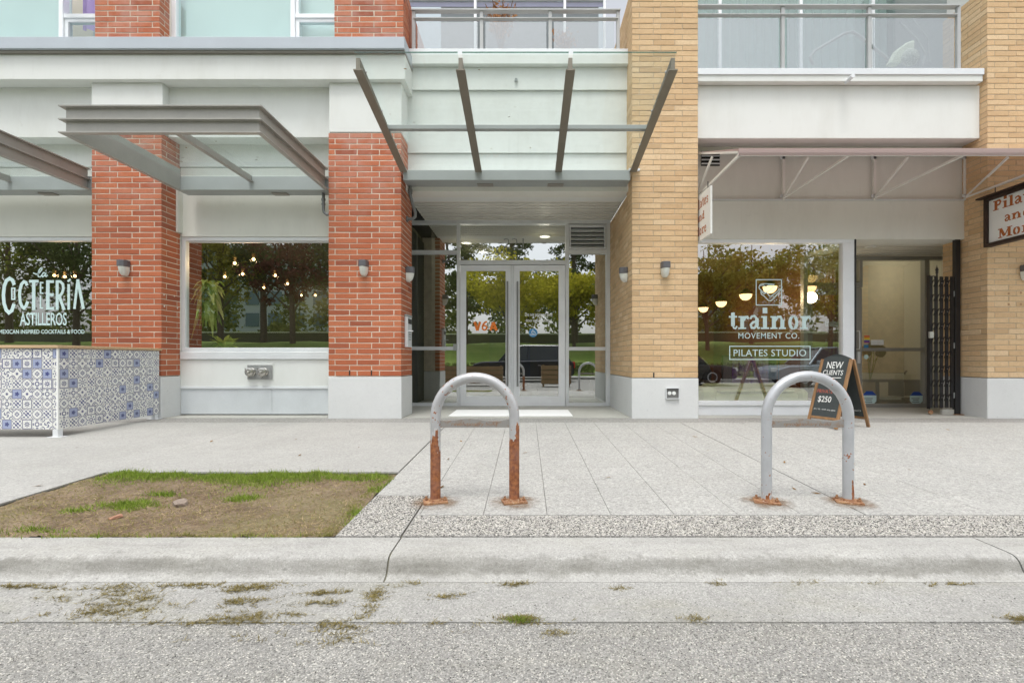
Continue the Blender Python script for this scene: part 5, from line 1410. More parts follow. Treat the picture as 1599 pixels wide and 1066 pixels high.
# indoor plants: strap leaves
m_leafg = blade_mat('variegated_leaf', (0.16,0.30,0.05), (0.66,0.72,0.30), .35, True)
m_leafa = blade_mat('spiky_leaf', (0.20,0.36,0.04), (0.52,0.60,0.12), .35, True)
def strap(b, p0, az, L, up, droop, w):
    n = 6; P = []
    for i in range(n+1):
        t_ = i/n; r_ = L*t_; P.append(Vector((p0[0]+math.cos(az)*r_*.8, p0[1]+math.sin(az)*r_*.5, p0[2]+L*(up*t_-droop*t_*t_))))
    vs = []; fs = []
    sd_ = Vector((-math.sin(az), math.cos(az), 0))
    if abs(sd_.x) < .5: sd_ = Vector((.7, .5*sd_.y, 0)).normalized()
    for i, p in enumerate(P):
        ww = w*math.sin(PI*min(.97, .12+.88*i/n))/2
        vs += [p-sd_*ww+Vector((0,0,.15*ww)), p-Vector((0,0,.1*ww)), p+sd_*ww+Vector((0,0,.15*ww))]
    for i in range(n):
        for k in range(2): a = i*3+k; fs.append((a,a+1,a+4,a+3))
    b.add(vs, fs)
def strap_plant(name, label, x, y, z, n, L, w, up, droop, mat, pot=None, each=True, tiers=0):
    r_ = thing(name, label, 'plant', (x,y,z))
    for k in range(n):
        b = MB(); zz = z - (tiers*(k/n)**1.5 if tiers else 0)
        strap(b, (x+random.uniform(-.03,.03), y+random.uniform(-.02,.02), zz), k*2.399+random.uniform(-.3,.3), L*random.uniform(.65,1.1), up*random.uniform(.5,1.3), droop*random.uniform(.7,1.3)*(1.0+.8*k/n if tiers else 1), w)
        b.build('leaf', mat, r_, smooth=True)
    if pot: pot(r_)
    return r_
yi = 7.13
X_ = PX(324,yi); zc_ = PZ(443,yi)
strap_plant('hanging_plant', 'hanging plant with long variegated leaves at the left of the bar window', X_, yi, zc_, 64, .31, .085, .80, 1.0, m_leafg,
    lambda r_: MB().lathe([(.03,-.25),(.075,-.22),(.085,-.08),(.08,-.06)], (X_,yi,zc_), n=14).build('pot', m_clear, r_, smooth=True), True, .45)
hg = thing('plant_hanger', 'thin cord holding the hanging plant', 'cord', (X_,yi,2.2)); MB().tube([(X_,yi,zc_),(X_,yi,3.04)], .004, 5).build('cord', m_dark, hg)
X5 = PX(352,yi); z5 = PZ(544,yi)
strap_plant('spiky_plant', 'low spiky plant in a trough on the sill of the bar window', X5, yi, z5, 26, .32, .062, 1.0, .55, m_leafa)
tr_ = thing('plant_trough', 'wooden trough under the spiky plant on the bar window sill', 'planter', (X5,yi,.93)); MB().box(PX(323,yi), PX(395,yi), yi-.06, yi+.10, .86, PZ(543.5,yi)).build('trough', m_rail, tr_)
MB_ = MB(); MB_.box(xr1b-.02, xr2a, 7.10, 7.45, .0, .858); struct(MB_.build('inner_sill', m_bar_floor))
X6 = PX(519,yi)
strap_plant('arching_plant', 'plant with arching leaves cut off by the red pillar in the bar window', X6+.06, yi, PZ(530,yi), 9, .34, .03, 1.1, .7, m_leafa)
# monstera in the hall
X7 = PX(1355,8.7)
mp = thing('broad_leaf_plant', 'broad leaved plant in a wicker pot beside the console table', 'plant', (X7,8.65,0))
MB().lathe([(.08,0),(.11,.16),(.10,.32)], (X7,8.65,.1), n=14).build('pot', m_rail, mp)
for k in range(6):
    a = k*1.05; tip = (X7+.03+.13*math.cos(a), 8.6+.1*math.sin(a), .98+.08*math.sin(a*2))
    MB().tube([(X7,8.65,.4),((X7+tip[0])/2,8.62,.75),tip], .006, 5).build('stem', m_leafa, mp)
    b = MB(); pts = [(tip[0]+.10*math.cos(q)*(1 if q < 4 else .8), tip[2]+.075*math.sin(q)) for q in [i*PI/5 for i in range(10)]]
    b.prism(pts, 'y', tip[1]-.004, tip[1]); b.build('leaf', plain('deep_green_leaf', (0.03,0.10,0.025), .4) if k == 0 else bpy.data.materials['deep_green_leaf'], mp)
# ------------------------------------------------------------------ tiled partition: every tile a part
def tile_mat(kind):
    t = NT('glazed_tile_' + kind)
    uv = t.n('ShaderNodeUVMap').outputs[0]
    s = t.n('ShaderNodeSeparateXYZ'); t.l(uv, s.inputs[0])
    u = t.math('MULTIPLY_ADD', s.outputs[0], 2.0, -1.0); v = t.math('MULTIPLY_ADD', s.outputs[1], 2.0, -1.0)
    M_ = t.math
    au, av = M_('ABSOLUTE', u), M_('ABSOLUTE', v)
    r = M_('SQRT', M_('ADD', M_('MULTIPLY', u, u), M_('MULTIPLY', v, v)))
    th = M_('ARCTAN2', v, u)
    cr = M_('SQRT', M_('ADD', M_('POWER', M_('SUBTRACT', 1.0, au), 2.0), M_('POWER', M_('SUBTRACT', 1.0, av), 2.0)))   # distance to the corner
    dm = M_('ADD', au, av); mx = M_('MAXIMUM', au, av)
    def band(x, c, w): return M_('LESS_THAN', M_('ABSOLUTE', M_('SUBTRACT', x, c)), w)
    def lt(x, c): return M_('LESS_THAN', x, c)
    def gt(x, c): return M_('GREATER_THAN', x, c)
    def AND(a, b): return M_('MULTIPLY', a, b)
    def OR(*a):
        x = a[0]
        for b in a[1:]: x = M_('MAXIMUM', x, b)
        return x
    def pet(k, ph=0.0): return M_('COSINE', M_('MULTIPLY_ADD', th, float(k), ph))
    light = None
    if kind == 'ring': fg = OR(band(r,.38,.11), AND(lt(cr,.44), gt(M_('SINE', M_('MULTIPLY', cr, 17.0)),-.1)), AND(band(r,.78,.13), gt(pet(4),.3)))
    elif kind == 'sun': fg = OR(band(r,.36,.08), lt(r,.12), AND(band(r,.76,.15), gt(pet(8),.2)))
    elif kind == 'diamond': fg = OR(band(dm,.40,.12), lt(dm,.14), AND(gt(dm,.95), gt(M_('SINE', M_('MULTIPLY', M_('ADD', mx, dm), 10.0)),.1)))
    elif kind == 'arcs': fg = OR(band(cr,.66,.09), band(cr,.36,.08), lt(r,.26))
    elif kind == 'border':
        fg = OR(band(mx,.87,.075), AND(lt(r,M_('MULTIPLY_ADD', pet(8), .20, .44)), gt(r,.14)))
    elif kind == 'blue':
        light = lt(mx,.86); fg = OR(band(mx,.88,.05), lt(r,M_('MULTIPLY_ADD', pet(5), .08, .40)))
    elif kind == 'lace': fg = OR(AND(gt(M_('MULTIPLY', M_('SINE', M_('MULTIPLY', u, 8.0)), M_('SINE', M_('MULTIPLY', v, 8.0))),.12), lt(mx,.92)), AND(lt(r,.4), gt(pet(4),.3)))
    else:
        sw = M_('COSINE', M_('ADD', M_('MULTIPLY', th, 3.0), M_('MULTIPLY', r, 7.0)))
        fg = OR(AND(lt(r,.62), gt(sw,.1)), AND(band(cr,.50,.09), gt(mx,.5)))
    cream = (0.77,0.775,0.74); navy = (0.035,0.045,0.19)
    col = t.mix(0.0, cream, cream)
    if light is not None: col = t.mix(light, cream, (0.34,0.385,0.55))
    ro = t.n('ShaderNodeObjectInfo').outputs['Random']
    ink = t.mix(ro, navy, (0.08,0.09,0.19))
    wear = t.ramp(t.noise(t.pos(), 50, 4), (0.3, .8), (0.6, 1.0))
    col = t.mix(M_('MULTIPLY', fg, M_('MULTIPLY', wear, .97)), col, ink)
    return t.bsdf(col, 0.28)
kinds = ['ring','sun','diamond','arcs','border','blue','lace','swirl']
TS = .108
def tile_mesh(kind, w):
    g_ = .0011; c = .0015; d = .008
    V = []; 
    for (i, y) in ((g_,d),(g_,c),(g_+c,0.0)):
        for (x, z) in ((i,i),(w-i,i),(w-i,TS-i),(i,TS-i)): V.append((x,y,z))
    Fq = [(8,9,10,11)] + [(a+k, a+(k+1) % 4, a+4+(k+1) % 4, a+4+k) for a in (0,4) for k in range(4)]
    me = bpy.data.meshes.new('tile'); me.from_pydata(V, [], Fq)
    ul = me.uv_layers.new(name='UVMap')
    for lp in me.loops:
        q = V[lp.vertex_index]; ul.data[lp.index].uv = (q[0]/TS, q[2]/TS)
    me.materials.append(tmats[kind]); return me
tmats = {k: tile_mat(k) for k in kinds}
tmesh = {(k, 0): tile_mesh(k, TS) for k in kinds}
for k in kinds: tmesh[(k,1)] = tile_mesh(k, .045)
px0, py0, py1 = -5.015, 5.14, 6.56
tp = thing('tiled_partition', 'patio partition clad in blue and white patterned tiles with a pale timber rail', 'partition', (px0, py0, 0))
ztop, zbot = .918, .052
last = {}
def put(ix, iz, kk, loc, rz, half):
    k = random.choice([q for q in kinds if q != last.get((ix-1,iz)) and q != last.get((ix,iz-1))]); last[(ix,iz)] = k
    o = bpy.data.objects.new('tile', tmesh[(k,half)]); C.objects.link(o); o.parent = tp
    o.location = Vector(loc) - tp.location; o.rotation_euler = (random.uniform(-.004,.004), random.uniform(-.003,.003), rz)
for iz in range(8):
    z = zbot + TS*iz
    put(20, iz, 0, (px0-.014-.045, py0, z), 0, 1)
    for ix in range(12): put(ix, iz, 0, (px0-.014-.045-TS*(ix+1), py0, z), 0, 0)
    for ix in range(13): put(30+ix, iz, 0, (px0, py0+.016+TS*ix, z), PI/2, 0)
MB().box(px0-1.42, px0-.008, py0+.0085, py0+.045, zbot, ztop).build('backing', m_dark_wood, tp)
MB().box(px0-.045, px0-.0085, py0+.046, py0+.016+TS*13, zbot, ztop).build('backing', m_dark_wood, tp)
MB().box(px0-.013, px0+.003, py0-.003, py0+.0145, zbot-.002, ztop).build('corner_trim', m_print_white, tp)
MB().box(px0-1.45, px0+.02, py0-.02, py0+.10, ztop+.002, ztop+.034).build('top_rail', m_rail, tp, bevel=.004)
MB().box(px0-.09, px0+.02, py0+.101, py0+.016+TS*13+.03, ztop+.002, ztop+.034).build('top_rail', m_rail, tp, bevel=.004)
for (a, b) in ((px0-.03, py0+.03), (px0-.03, py0+TS*13-.03), (px0-1.3, py0+.03)):
    zg = gz(b)
    l_ = MB(); l_.box(a-.028, a+.028, b-.028, b+.028, zg, zbot+.2); L_ = l_.build('post', m_alu, tp)
    MB().box(a-.07, a+.07, b-.05, b+.05, zg, zg+.006).build('foot_plate', m_alu, L_)

# ------------------------------------------------------------------ bicycle racks
def rack_mat(name, paint, rust_top, spots, seed):
    t = NT(name); p = t.n('ShaderNodeTexCoord').outputs['Object']
    off = t.n('ShaderNodeVectorMath', operation='ADD'); t.l(p, off.inputs[0]); off.inputs[1].default_value = (seed, seed*1.7, 0)
    q = off.outputs[0]
    s = t.n('ShaderNodeSeparateXYZ'); t.l(p, s.inputs[0])
    n1 = t.noise(q, 9, 5, .6); n2 = t.noise(q, 42, 3, .6); n3 = t.noise(q, 130, 3)
    pn = t.mix(t.ramp(n1, (.35,0.0),(.65,1.0)), tuple(x*.86 for x in paint), paint)
    rust = t.mix(t.ramp(n2, (.35,0.0),(.65,1.0)), (0.17,0.055,0.024), (0.36,0.14,0.050)); rust = t.mix(t.ramp(n1, (.45,0.0),(.7,.55)), rust, (0.26,0.13,0.10))
    edge = t.math('ADD', s.outputs[2], t.math('MULTIPLY', t.math('SUBTRACT', t.noise(q, 4.5, 3, .6), .5), .55))
    edge = t.math('ADD', edge, t.math('MULTIPLY', t.math('SUBTRACT', t.noise(t.scaled(q, (40.0,40.0,5.0)), 1.0, 3), .5), .38))
    edge = t.math('ADD', edge, t.math('MULTIPLY', t.math('SUBTRACT', n2, .5), .05))
    edge = t.math('SUBTRACT', edge, t.math('MULTIPLY', t.math('GREATER_THAN', t.math('ADD', s.outputs[0], t.math('MULTIPLY', n2, .02)), .268), .085))
    edge = t.math('ADD', edge, t.math('MULTIPLY', t.math('GREATER_THAN', s.outputs[0], 0.0), .02))
    low = t.math('LESS_THAN', edge, rust_top)
    sp = t.math('GREATER_THAN', t.math('MULTIPLY', n2, t.math('ADD', n1, .35)), spots)
    f = t.math('MAXIMUM', low, sp)
    col = t.mix(f, pn, rust)
    rim = t.math('LESS_THAN', t.math('ABSOLUTE', t.math('SUBTRACT', edge, rust_top+.006)), .005)
    col = t.mix(t.math('MULTIPLY', rim, .6), col, (0.75,0.74,0.70))
    return t.bsdf(col, t.math('MULTIPLY_ADD', f, .45, .38), t.math('MULTIPLY_ADD', f, -.25, .25), n3, .35, .003)
m_rust = NT('rusty_plate')
def _rust():
    t = m_rust; p = t.pos(); n1 = t.noise(p, 30, 5, .65); n2 = t.noise(p, 90, 3)
    c = t.mix(t.ramp(n1, (.35,0.0),(.65,1.0)), (0.17,0.06,0.025), (0.38,0.22,0.11)); c = t.mix(t.ramp(n2, (.55,0.0),(.75,.6)), c, (0.55,0.48,0.38))
    return t.bsdf(c, .8, 0, n1, .6, .004)
m_rust = _rust()
m_rack_bar = NT('rack_bar')
def _rb():
    t = m_rack_bar; p = t.pos(); n1 = t.noise(p, 25, 5, .65)
    return t.bsdf(t.mix(t.ramp(n1, (.5,0.0),(.72,.8)), (0.27,0.265,0.25), (0.25,0.13,0.06)), .55, .1, n1, .2, .002)
m_rack_bar = _rb()
def rack(label, pxa, pxb, ybase, pytop, mat, yaw, tl):
    Y = 3.01; s = F/Y; x0, x1 = PX(pxa,Y), PX(pxb,Y); xm = (x0+x1)/2; z0 = gz(Y); zt = PZ(pytop, Y) - .033
    r_ = thing('bike_rack', label, 'bike rack', (xm, Y, z0), 'hoop shaped bike racks on the sidewalk')
    R_ = (x1-x0)/2; zc = zt - R_
    path = [(xm-R_, Y, z0+.01), (xm-R_, Y, z0+.15), (xm-R_, Y, z0+.30), (xm-R_, Y, zc)] + [(xm-R_*math.cos(PI*k/28), Y, zc+R_*math.sin(PI*k/28)) for k in range(1,28)] + [(xm+R_, Y, zc), (xm+R_, Y, z0+.30), (xm+R_, Y, z0+.15), (xm+R_, Y, z0+.01)]
    o = MB().tube(path, .032, 20).build('hoop', mat, None, smooth=True)
    for v in o.data.vertices: v.co = Vector((v.co.x-xm, v.co.y-Y, v.co.z-z0))
    o.parent = r_
    za, zb = PZ(667,Y), PZ(655.5,Y)
    n = 28; top = []
    for k in range(n+1):
        u = k/n; x = xm-R_+.03+(2*R_-.06)*u
        top.append((x, zb + .008*math.cos((u-.42)*2*PI*1.35) + .004*(abs(u-.5)*2)**3))
    poly = [(xm-R_+.03, za), (xm+R_-.03, za)] + top[::-1]
    bar = MB().prism(poly, 'y', Y-.006, Y+.006).build('lettered_bar', m_rack_bar, r_)
    text_on(bar, 'lettering', tl, (xm-R_*.60, Y-.0072, za+.004), (1,0,0), (.25,0,1), R_*1.14, .030, m_rust, -.008)
    for x in (xm-R_, xm+R_):
        b = MB(); w, d = (.075,.05)
        pts = [(-w,-d),(w,-d),(w,d),(-w,d)]; ca, sa = math.cos(yaw), math.sin(yaw)
        pts = [(x+a*ca-b_*sa, Y+a*sa+b_*ca) for a, b_ in pts]
        b.prism(pts, 'z', z0+.001-.003, z0+.013); pl = b.build('foot_plate', m_rust, r_, bevel=.003)
        me_ = bpy.data.meshes.new('rust_stain'); vs_ = [(.19*math.cos(q*PI/10), .15*math.sin(q*PI/10)-.03, (.15*math.sin(q*PI/10)-.03)*.028) for q in range(20)]
        me_.from_pydata(vs_, [], [tuple(range(20))]); so_ = link('rust_stain', me_, m_stain, None); so_.parent = r_; so_.location = (x-xm, 0, .0045)
        b = MB(); b.lathe([(.042,.0),(.040,.006),(.034,.014)], (x,Y,z0+.012), n=16); b.build('weld_ring', m_rust, pl, smooth=True)
        for q in (0, 1):
            u_ = (-.056,.02) if q else (.056,-.02)
            bx_, by_ = x+u_[0]*ca-u_[1]*sa, Y+u_[0]*sa+u_[1]*ca
            MB().lathe([(.012,0),(.012,.012),(.007,.013),(.007,.024)], (bx_,by_,z0+.013), n=6).build('bolt', m_rust, pl)
    return r_
m_stain = NT('rust_stain')
def _st():
    t = m_stain; g = t.n('ShaderNodeTexCoord').outputs['Object']; p = t.pos()
    r = t.n('ShaderNodeVectorMath', operation='LENGTH'); t.l(g, r.inputs[0])
    n1 = t.noise(p, 16, 5, .65); sp = t.voro(p, 190); sc = t.n('ShaderNodeSeparateColor'); t.l(sp, sc.inputs[0])
    a = t.math('SUBTRACT', 1.0, t.math('DIVIDE', r.outputs['Value'], .17)); a = t.math('MULTIPLY', t.math('MAXIMUM', a, 0.0), t.ramp(n1, (.38,.15),(.62,1.0)))
    b = t.n('ShaderNodeBsdfPrincipled'); t.set(b.inputs['Base Color'], t.mix(sc.outputs[0], (0.16,0.09,0.045), (0.30,0.20,0.12))); b.inputs['Roughness'].default_value = .9
    tr = t.n('ShaderNodeBsdfTransparent'); mx = t.n('ShaderNodeMixShader'); t.l(t.math('MINIMUM', t.math('MULTIPLY', a, 1.5), .85), mx.inputs[0]); t.l(tr.outputs[0], mx.inputs[1]); t.l(b.outputs[0], mx.inputs[2])
    t.l(mx.outputs[0], t.out.inputs['Surface']); return t.m
m_stain = _st()
rack('chipped silver bike rack with rusty brown legs in front of the entrance', 680, 803, 785, 581, rack_mat('rust_and_silver_paint', (0.50,0.51,0.52), .395, .56, 0.0), 0.25, 'revolutionary build')
rack('silver bike rack with light rust speckles in front of the studio window', 1197, 1324.5, 785, 578.5, rack_mat('speckled_silver_paint', (0.50,0.52,0.54), .012, .60, 3.3), -0.32, 'revolutionary build')
# ------------------------------------------------------------------ chalk A-board
ab = thing('chalk_board', 'wooden framed chalk A board reading new clients beside the studio window', 'sandwich board', (3.87, 5.7, 0))
P1 = Vector((3.872, 5.68, .795)); ud = Vector((-.35, .937, 0)).normalized(); wB_ = .40
nd = Vector((-.937, -.35, 0)).normalized()
m_chalk = plain('chalkboard_slate', (0.045,0.055,0.055), .75, 0, .15, 12, .1)
m_chalk_w = plain('white_chalk', (0.78,0.80,0.78), .9, 0, .05, 60); m_chalk_r = plain('red_chalk', (0.48,0.12,0.08), .9, 0, .1, 60)
def panel(sign, nm, inner):
    n_ = nd*sign; foot = P1 + n_*.262; foot.z = gz(5.68)
    vdir = (foot - P1).normalized()                    # from hinge to foot
    Lg = (foot - P1).length
    outn = vdir.cross(ud); outn = outn if outn.dot(n_) > 0 else -outn; outn.normalize()
    def Q(a, l, h): return P1 + ud*a + vdir*l + outn*h
    def bar(a0, a1, l0, l1, h0, h1, b):
        b.add([Q(a0,l0,h0),Q(a1,l0,h0),Q(a1,l1,h0),Q(a0,l1,h0),Q(a0,l0,h1),Q(a1,l0,h1),Q(a1,l1,h1),Q(a0,l1,h1)], [(0,3,2,1),(4,5,6,7),(0,1,5,4),(1,2,6,5),(2,3,7,6),(3,0,4,7)])
    pr = MB(); bar(0, .036, 0, Lg, .004, .030, pr); s1 = pr.build('stile', m_board_wood, ab, bevel=.003)
    pr = MB(); bar(wB_-.036, wB_, .0, Lg, .004, .030, pr); pr.build('stile', m_board_wood, ab, bevel=.003)
    pr = MB(); bar(.0365, wB_-.0365, Lg-.13, Lg-.10, .005, .028, pr); pr.build('bottom_rail', m_board_wood, ab, bevel=.003)
    bo = MB(); pts = [(.037, Lg-.131), (wB_-.037, Lg-.131)] + [(wB_-.037-(wB_-.074)*k/12, -.012-.055*math.sin(PI*k/12)) for k in range(13)]
    m_ = len(pts)
    bo.add([Q(a,l,.010) for a, l in pts] + [Q(a,l,.020) for a, l in pts], [tuple(range(m_))[::-1], tuple(range(m_,2*m_))] + [(i,(i+1) % m_, m_+(i+1) % m_, m_+i) for i in range(m_)])
    sl = bo.build('slate', m_chalk, ab)
    if not inner:
        def tx(s_, a0, a1, l0, l1, mat, bold=0.0):
            # reading direction runs from the far end (a = wB_) towards the hinge end near the street
            text_on(sl, 'chalk_lettering', s_, Q(a0, l1, .0215), -ud, -vdir, a0-a1, l1-l0, mat, bold)
        tx('NEW', .305, .10, .032, .118, m_chalk_w, .008); tx('CLIENTS', .335, .08, .138, .200, m_chalk_w, .006)
        b = MB(); ribbon(b, [(-.09,-.232),(-.29,-.240)], .010, Q(0,0,.0215), -ud, -vdir, outn, 0); b.build('chalk_line', m_chalk_w, sl)
        tx('PRIVATE 3x', .355, .08, .385, .432, m_chalk_r, .003); tx('$250', .32, .15, .47, .555, m_chalk_w, .006); tx('in 1 hr. with any pass', .345, .07, .625, .648, m_chalk_w, 0)
    else:
        text_on(sl, 'chalk_lettering', 'Classes Now', Q(.06, .66, .0085), ud, -vdir, .22, .022, m_chalk_w, 0)
panel(1, 'front', False); panel(-1, 'back', True)

# ------------------------------------------------------------------ folding scissor gate and its post
sg_ = thing('scissor_gate', 'black folding scissor gate drawn back against the right side of the studio recess', 'gate', (6.05, 6.95, 0))
YGt = 6.98
MB().box(PX(1489.5,YGt), PX(1497.5,YGt), YGt-.028, YGt+.028, 0, 2.535).build('post', m_dark, sg_, bevel=.003)
gxa, gxb = PX(1451,YGt), PX(1484,YGt)
zg0, zg1 = .10, PZ(432,YGt)
nb = 9
for i in range(nb):
    x = gxa+(gxb-gxa)*i/(nb-1); dy = .018*(i % 2)
    MB().box(x-.011, x+.011, YGt-.02+dy, YGt-.006+dy, zg0, zg1).build('bar', m_dark, sg_)
lt_ = 0
for k in range(9):
    z = zg0+.1+k*(zg1-zg0-.25)/8
    for i in range(nb-1):
        xa, xb = gxa+(gxb-gxa)*i/(nb-1), gxa+(gxb-gxa)*(i+1)/(nb-1)
        b = MB(); b.beam((xa, YGt-.031+.002*(i % 2), z), (xb, YGt-.031+.002*(i % 2), z+.10), .004, .014, (0,1,0)); b.build('lattice_strip', m_dark, sg_)
m_rivet = plain('rivet_steel', (0.6,0.6,0.58), .3, .6)
for k in range(9):
    z = zg0+.15+k*(zg1-zg0-.25)/8
    for i in (1,3,4,6): MB().lathe([(.005,0),(.004,.004)], (gxa+(gxb-gxa)*i/(nb-1), YGt-.036, z), (0,-1,0), 8).build('rivet', m_rivet, sg_)
MB().box(gxa-.012, gxa-.0085, YGt-.03, YGt+.03, zg0-.02, zg1+.02).build('end_channel', m_dark, sg_)
MB().box(gxb+.009, gxb+.03, YGt-.02, YGt+.02, zg0, zg1).build('hinge_channel', m_dark, sg_)
xf_ = PX(1463,YGt)
MB().lathe([(.012,0),(.012,.07),(.02,.08),(.014,.10),(.022,.12),(.006,.16),(.002,.19)], (xf_,YGt,zg1-.02), n=10).build('finial', m_dark, sg_, smooth=True)
MB().box(gxa-.005, gxa+.09, YGt-.005, YGt+.005, zg1+.001, zg1+.012).build('top_strip', m_dark, sg_)
MB().box(gxa-.04, gxa+.02, YGt-.06, YGt-.03, PZ(528,YGt), PZ(518,YGt)).build('padlock', m_rivet, sg_, bevel=.004)
MB().lathe([(.03,-.012),(.034,0),(.03,.012)], (gxa+.02,YGt,.034), (0,1,0), 14).build('wheel', m_rust, sg_, smooth=True)
MB().box(PX(1470,YGt), PX(1488,YGt), YGt-.02, YGt+.02, .0, .075).build('floor_block', m_floor, sg_)
MB().box(PX(1486,YGt), PX(1501,YGt), YGt-.06, YGt+.06, .0, .010).build('foot_plate', m_rust, sg_)
for z in (.28, 1.0, 1.75): MB().box(gxb+.031, PX(1489.3,YGt), YGt-.015, YGt+.015, z-.04, z+.04).build('hinge', m_grey_st, sg_)

# ------------------------------------------------------------------ building body behind everything (keeps daylight out of the rooms)
bd = bpy.data.objects.new('building_shell', None); C.objects.link(bd); struct(bd)
MB().box(-14.0, xr2b-.04, 7.205, 13.9, 3.20, 5.085).build('upper_floor_slab', m_void, bd)
MB().box(xr2b-.035, xt1a+.035, 7.305, 13.9, 3.275, 4.93).build('upper_floor_slab', m_void, bd)
MB().box(xt1b-.035, 9.5, 7.305, 13.9, 3.06, 4.49).build('upper_floor_slab', m_void, bd)
MB().box(-14.0, -9.46, 6.95, 13.9, -.2, 3.19).build('outer_wall', m_stucco, bd)
MB().box(xt2b-.03, 12.0, 6.75, 13.9, -.2, 6.0).build('outer_wall', m_stucco2, bd)
MB().box(-14.0, 12.0, 13.92, 14.2, -.2, 8.0).build('rear_wall', m_stucco2, bd)
MB().box(-14.0, xr2b-.2, 7.45, 7.6, 5.09, 8.0).build('apartment_back_wall', m_white_wall, bd)
MB().box(xr1b-.03, xr1b-.0, 6.96, 7.09, .0, 2.5).build('jamb_wall', m_stucco2, bd)
MB().box(xr2a+.004, xr2a+.03, 6.99, 7.11, .0, 3.0).build('jamb_wall', m_stucco2, bd)
MB().box(-2.10, -2.055, 7.195, 8.30, .0, 3.19).build('recess_wall', m_lobby, bd)
MB().box(7.08, 7.3, 7.295, 8.2, .0, 3.05).build('recess_wall', m_white_wall, bd)
MB().box(-2.1, -1.97, 8.30, 8.45, 3.20, 3.3).build('filler', m_void, bd)
# ------------------------------------------------------------------ the other side of the street (seen in the glass)
farside = MB(); farside.box(-60, 60, -9.4, -7.605, -.5, -.10); struct(farside.build('far_sidewalk', m_walk2))
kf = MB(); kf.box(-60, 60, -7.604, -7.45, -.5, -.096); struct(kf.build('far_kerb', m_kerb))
# lawn rising to the trees
m_lawn = NT('lawn')
def _lawn():
    t = m_lawn; p = t.pos(); a = t.noise(p, .6, 5, .6); b = t.noise(p, 14, 5, .7)
    c = t.mix(t.ramp(a, (.35,0.0),(.65,1.0)), (0.17,0.28,0.035), (0.27,0.35,0.07)); c = t.mix(t.ramp(b, (.4,0.0),(.7,.6)), c, (0.08,0.13,0.025))
    return t.bsdf(c, .95, 0, b, 1.0, .05)
m_lawn = _lawn()
nx, ny = 90, 40
gx, gy = np.meshgrid(np.linspace(-90, 90, nx), np.linspace(-9.4, -60, ny))
def lawn_h(y):
    t_ = np.clip((-9.4-y)/11.0, 0, 1); return -.10 + 2.15*t_*t_*(3-2*t_)
gh = lawn_h(gy) + .06*np.sin(gx*.9)*np.sin(gy*.7)
idx = np.arange(nx*ny).reshape(ny,nx); fq = np.stack([idx[:-1,:-1],idx[:-1,1:],idx[1:,1:],idx[1:,:-1]],-1).reshape(-1,4)
struct(arrays('lawn', np.stack([gx,gy,gh],-1).reshape(-1,3), fq, m_lawn))
# low hedge of rough stones and shrubs at the foot of the lawn
m_hedge = blade_mat('hedge_leaf', (0.035,0.065,0.018), (0.16,0.18,0.06), .2)
def leaf_cloud(n, fn, size, mat, name, parent):
    c = fn(n); d = rng.normal(size=(n,3)); d /= np.linalg.norm(d, axis=1)[:,None]
    e = rng.normal(size=(n,3)); e -= (e*d).sum(1)[:,None]*d; e /= np.linalg.norm(e, axis=1)[:,None]
    f_ = np.cross(d, e); s = rng.uniform(.6,1.3,n)[:,None]*size
    V = np.empty((n,4,3)); V[:,0] = c-e*s; V[:,1] = c-f_*s*.55; V[:,2] = c+e*s; V[:,3] = c+f_*s*.55
    return arrays(name, V.reshape(-1,3), np.arange(4*n).reshape(-1,4), mat, parent)
for x0, lab in ((-14,'low dark hedge left of the entrance, mirrored in the glass'),(-2,'low dark hedge opposite the doors, mirrored in the glass'),(10,'low dark hedge right of the entrance, mirrored in the glass')):
    h_ = thing('hedge', lab, 'hedge', (x0,-10.2,0), 'low hedges across the street')
    leaf_cloud(5200, lambda n: np.stack([rng.uniform(x0-5.8,x0+5.8,n), -10.2+rng.normal(0,.28,n), .02+rng.random(n)**.8*.50+.1*np.sin(np.arange(n))], -1), .07, m_hedge, 'foliage', h_)
m_bark = plain('bark', (0.13,0.105,0.08), .9, 0, .3, 8, .6)
LC = {'yellow': blade_mat('yellow_green_leaf', (0.30,0.30,0.02), (0.58,0.53,0.06), .4), 'green': blade_mat('mid_green_leaf', (0.13,0.19,0.03), (0.32,0.36,0.08), .4), 'olive': blade_mat('olive_leaf', (0.20,0.20,0.03), (0.44,0.40,0.10), .4),
      'dark': blade_mat('dark_needle', (0.055,0.085,0.035), (0.16,0.20,0.08), .25), 'purple': blade_mat('plum_leaf', (0.09,0.04,0.035), (0.20,0.09,0.07), .2)}
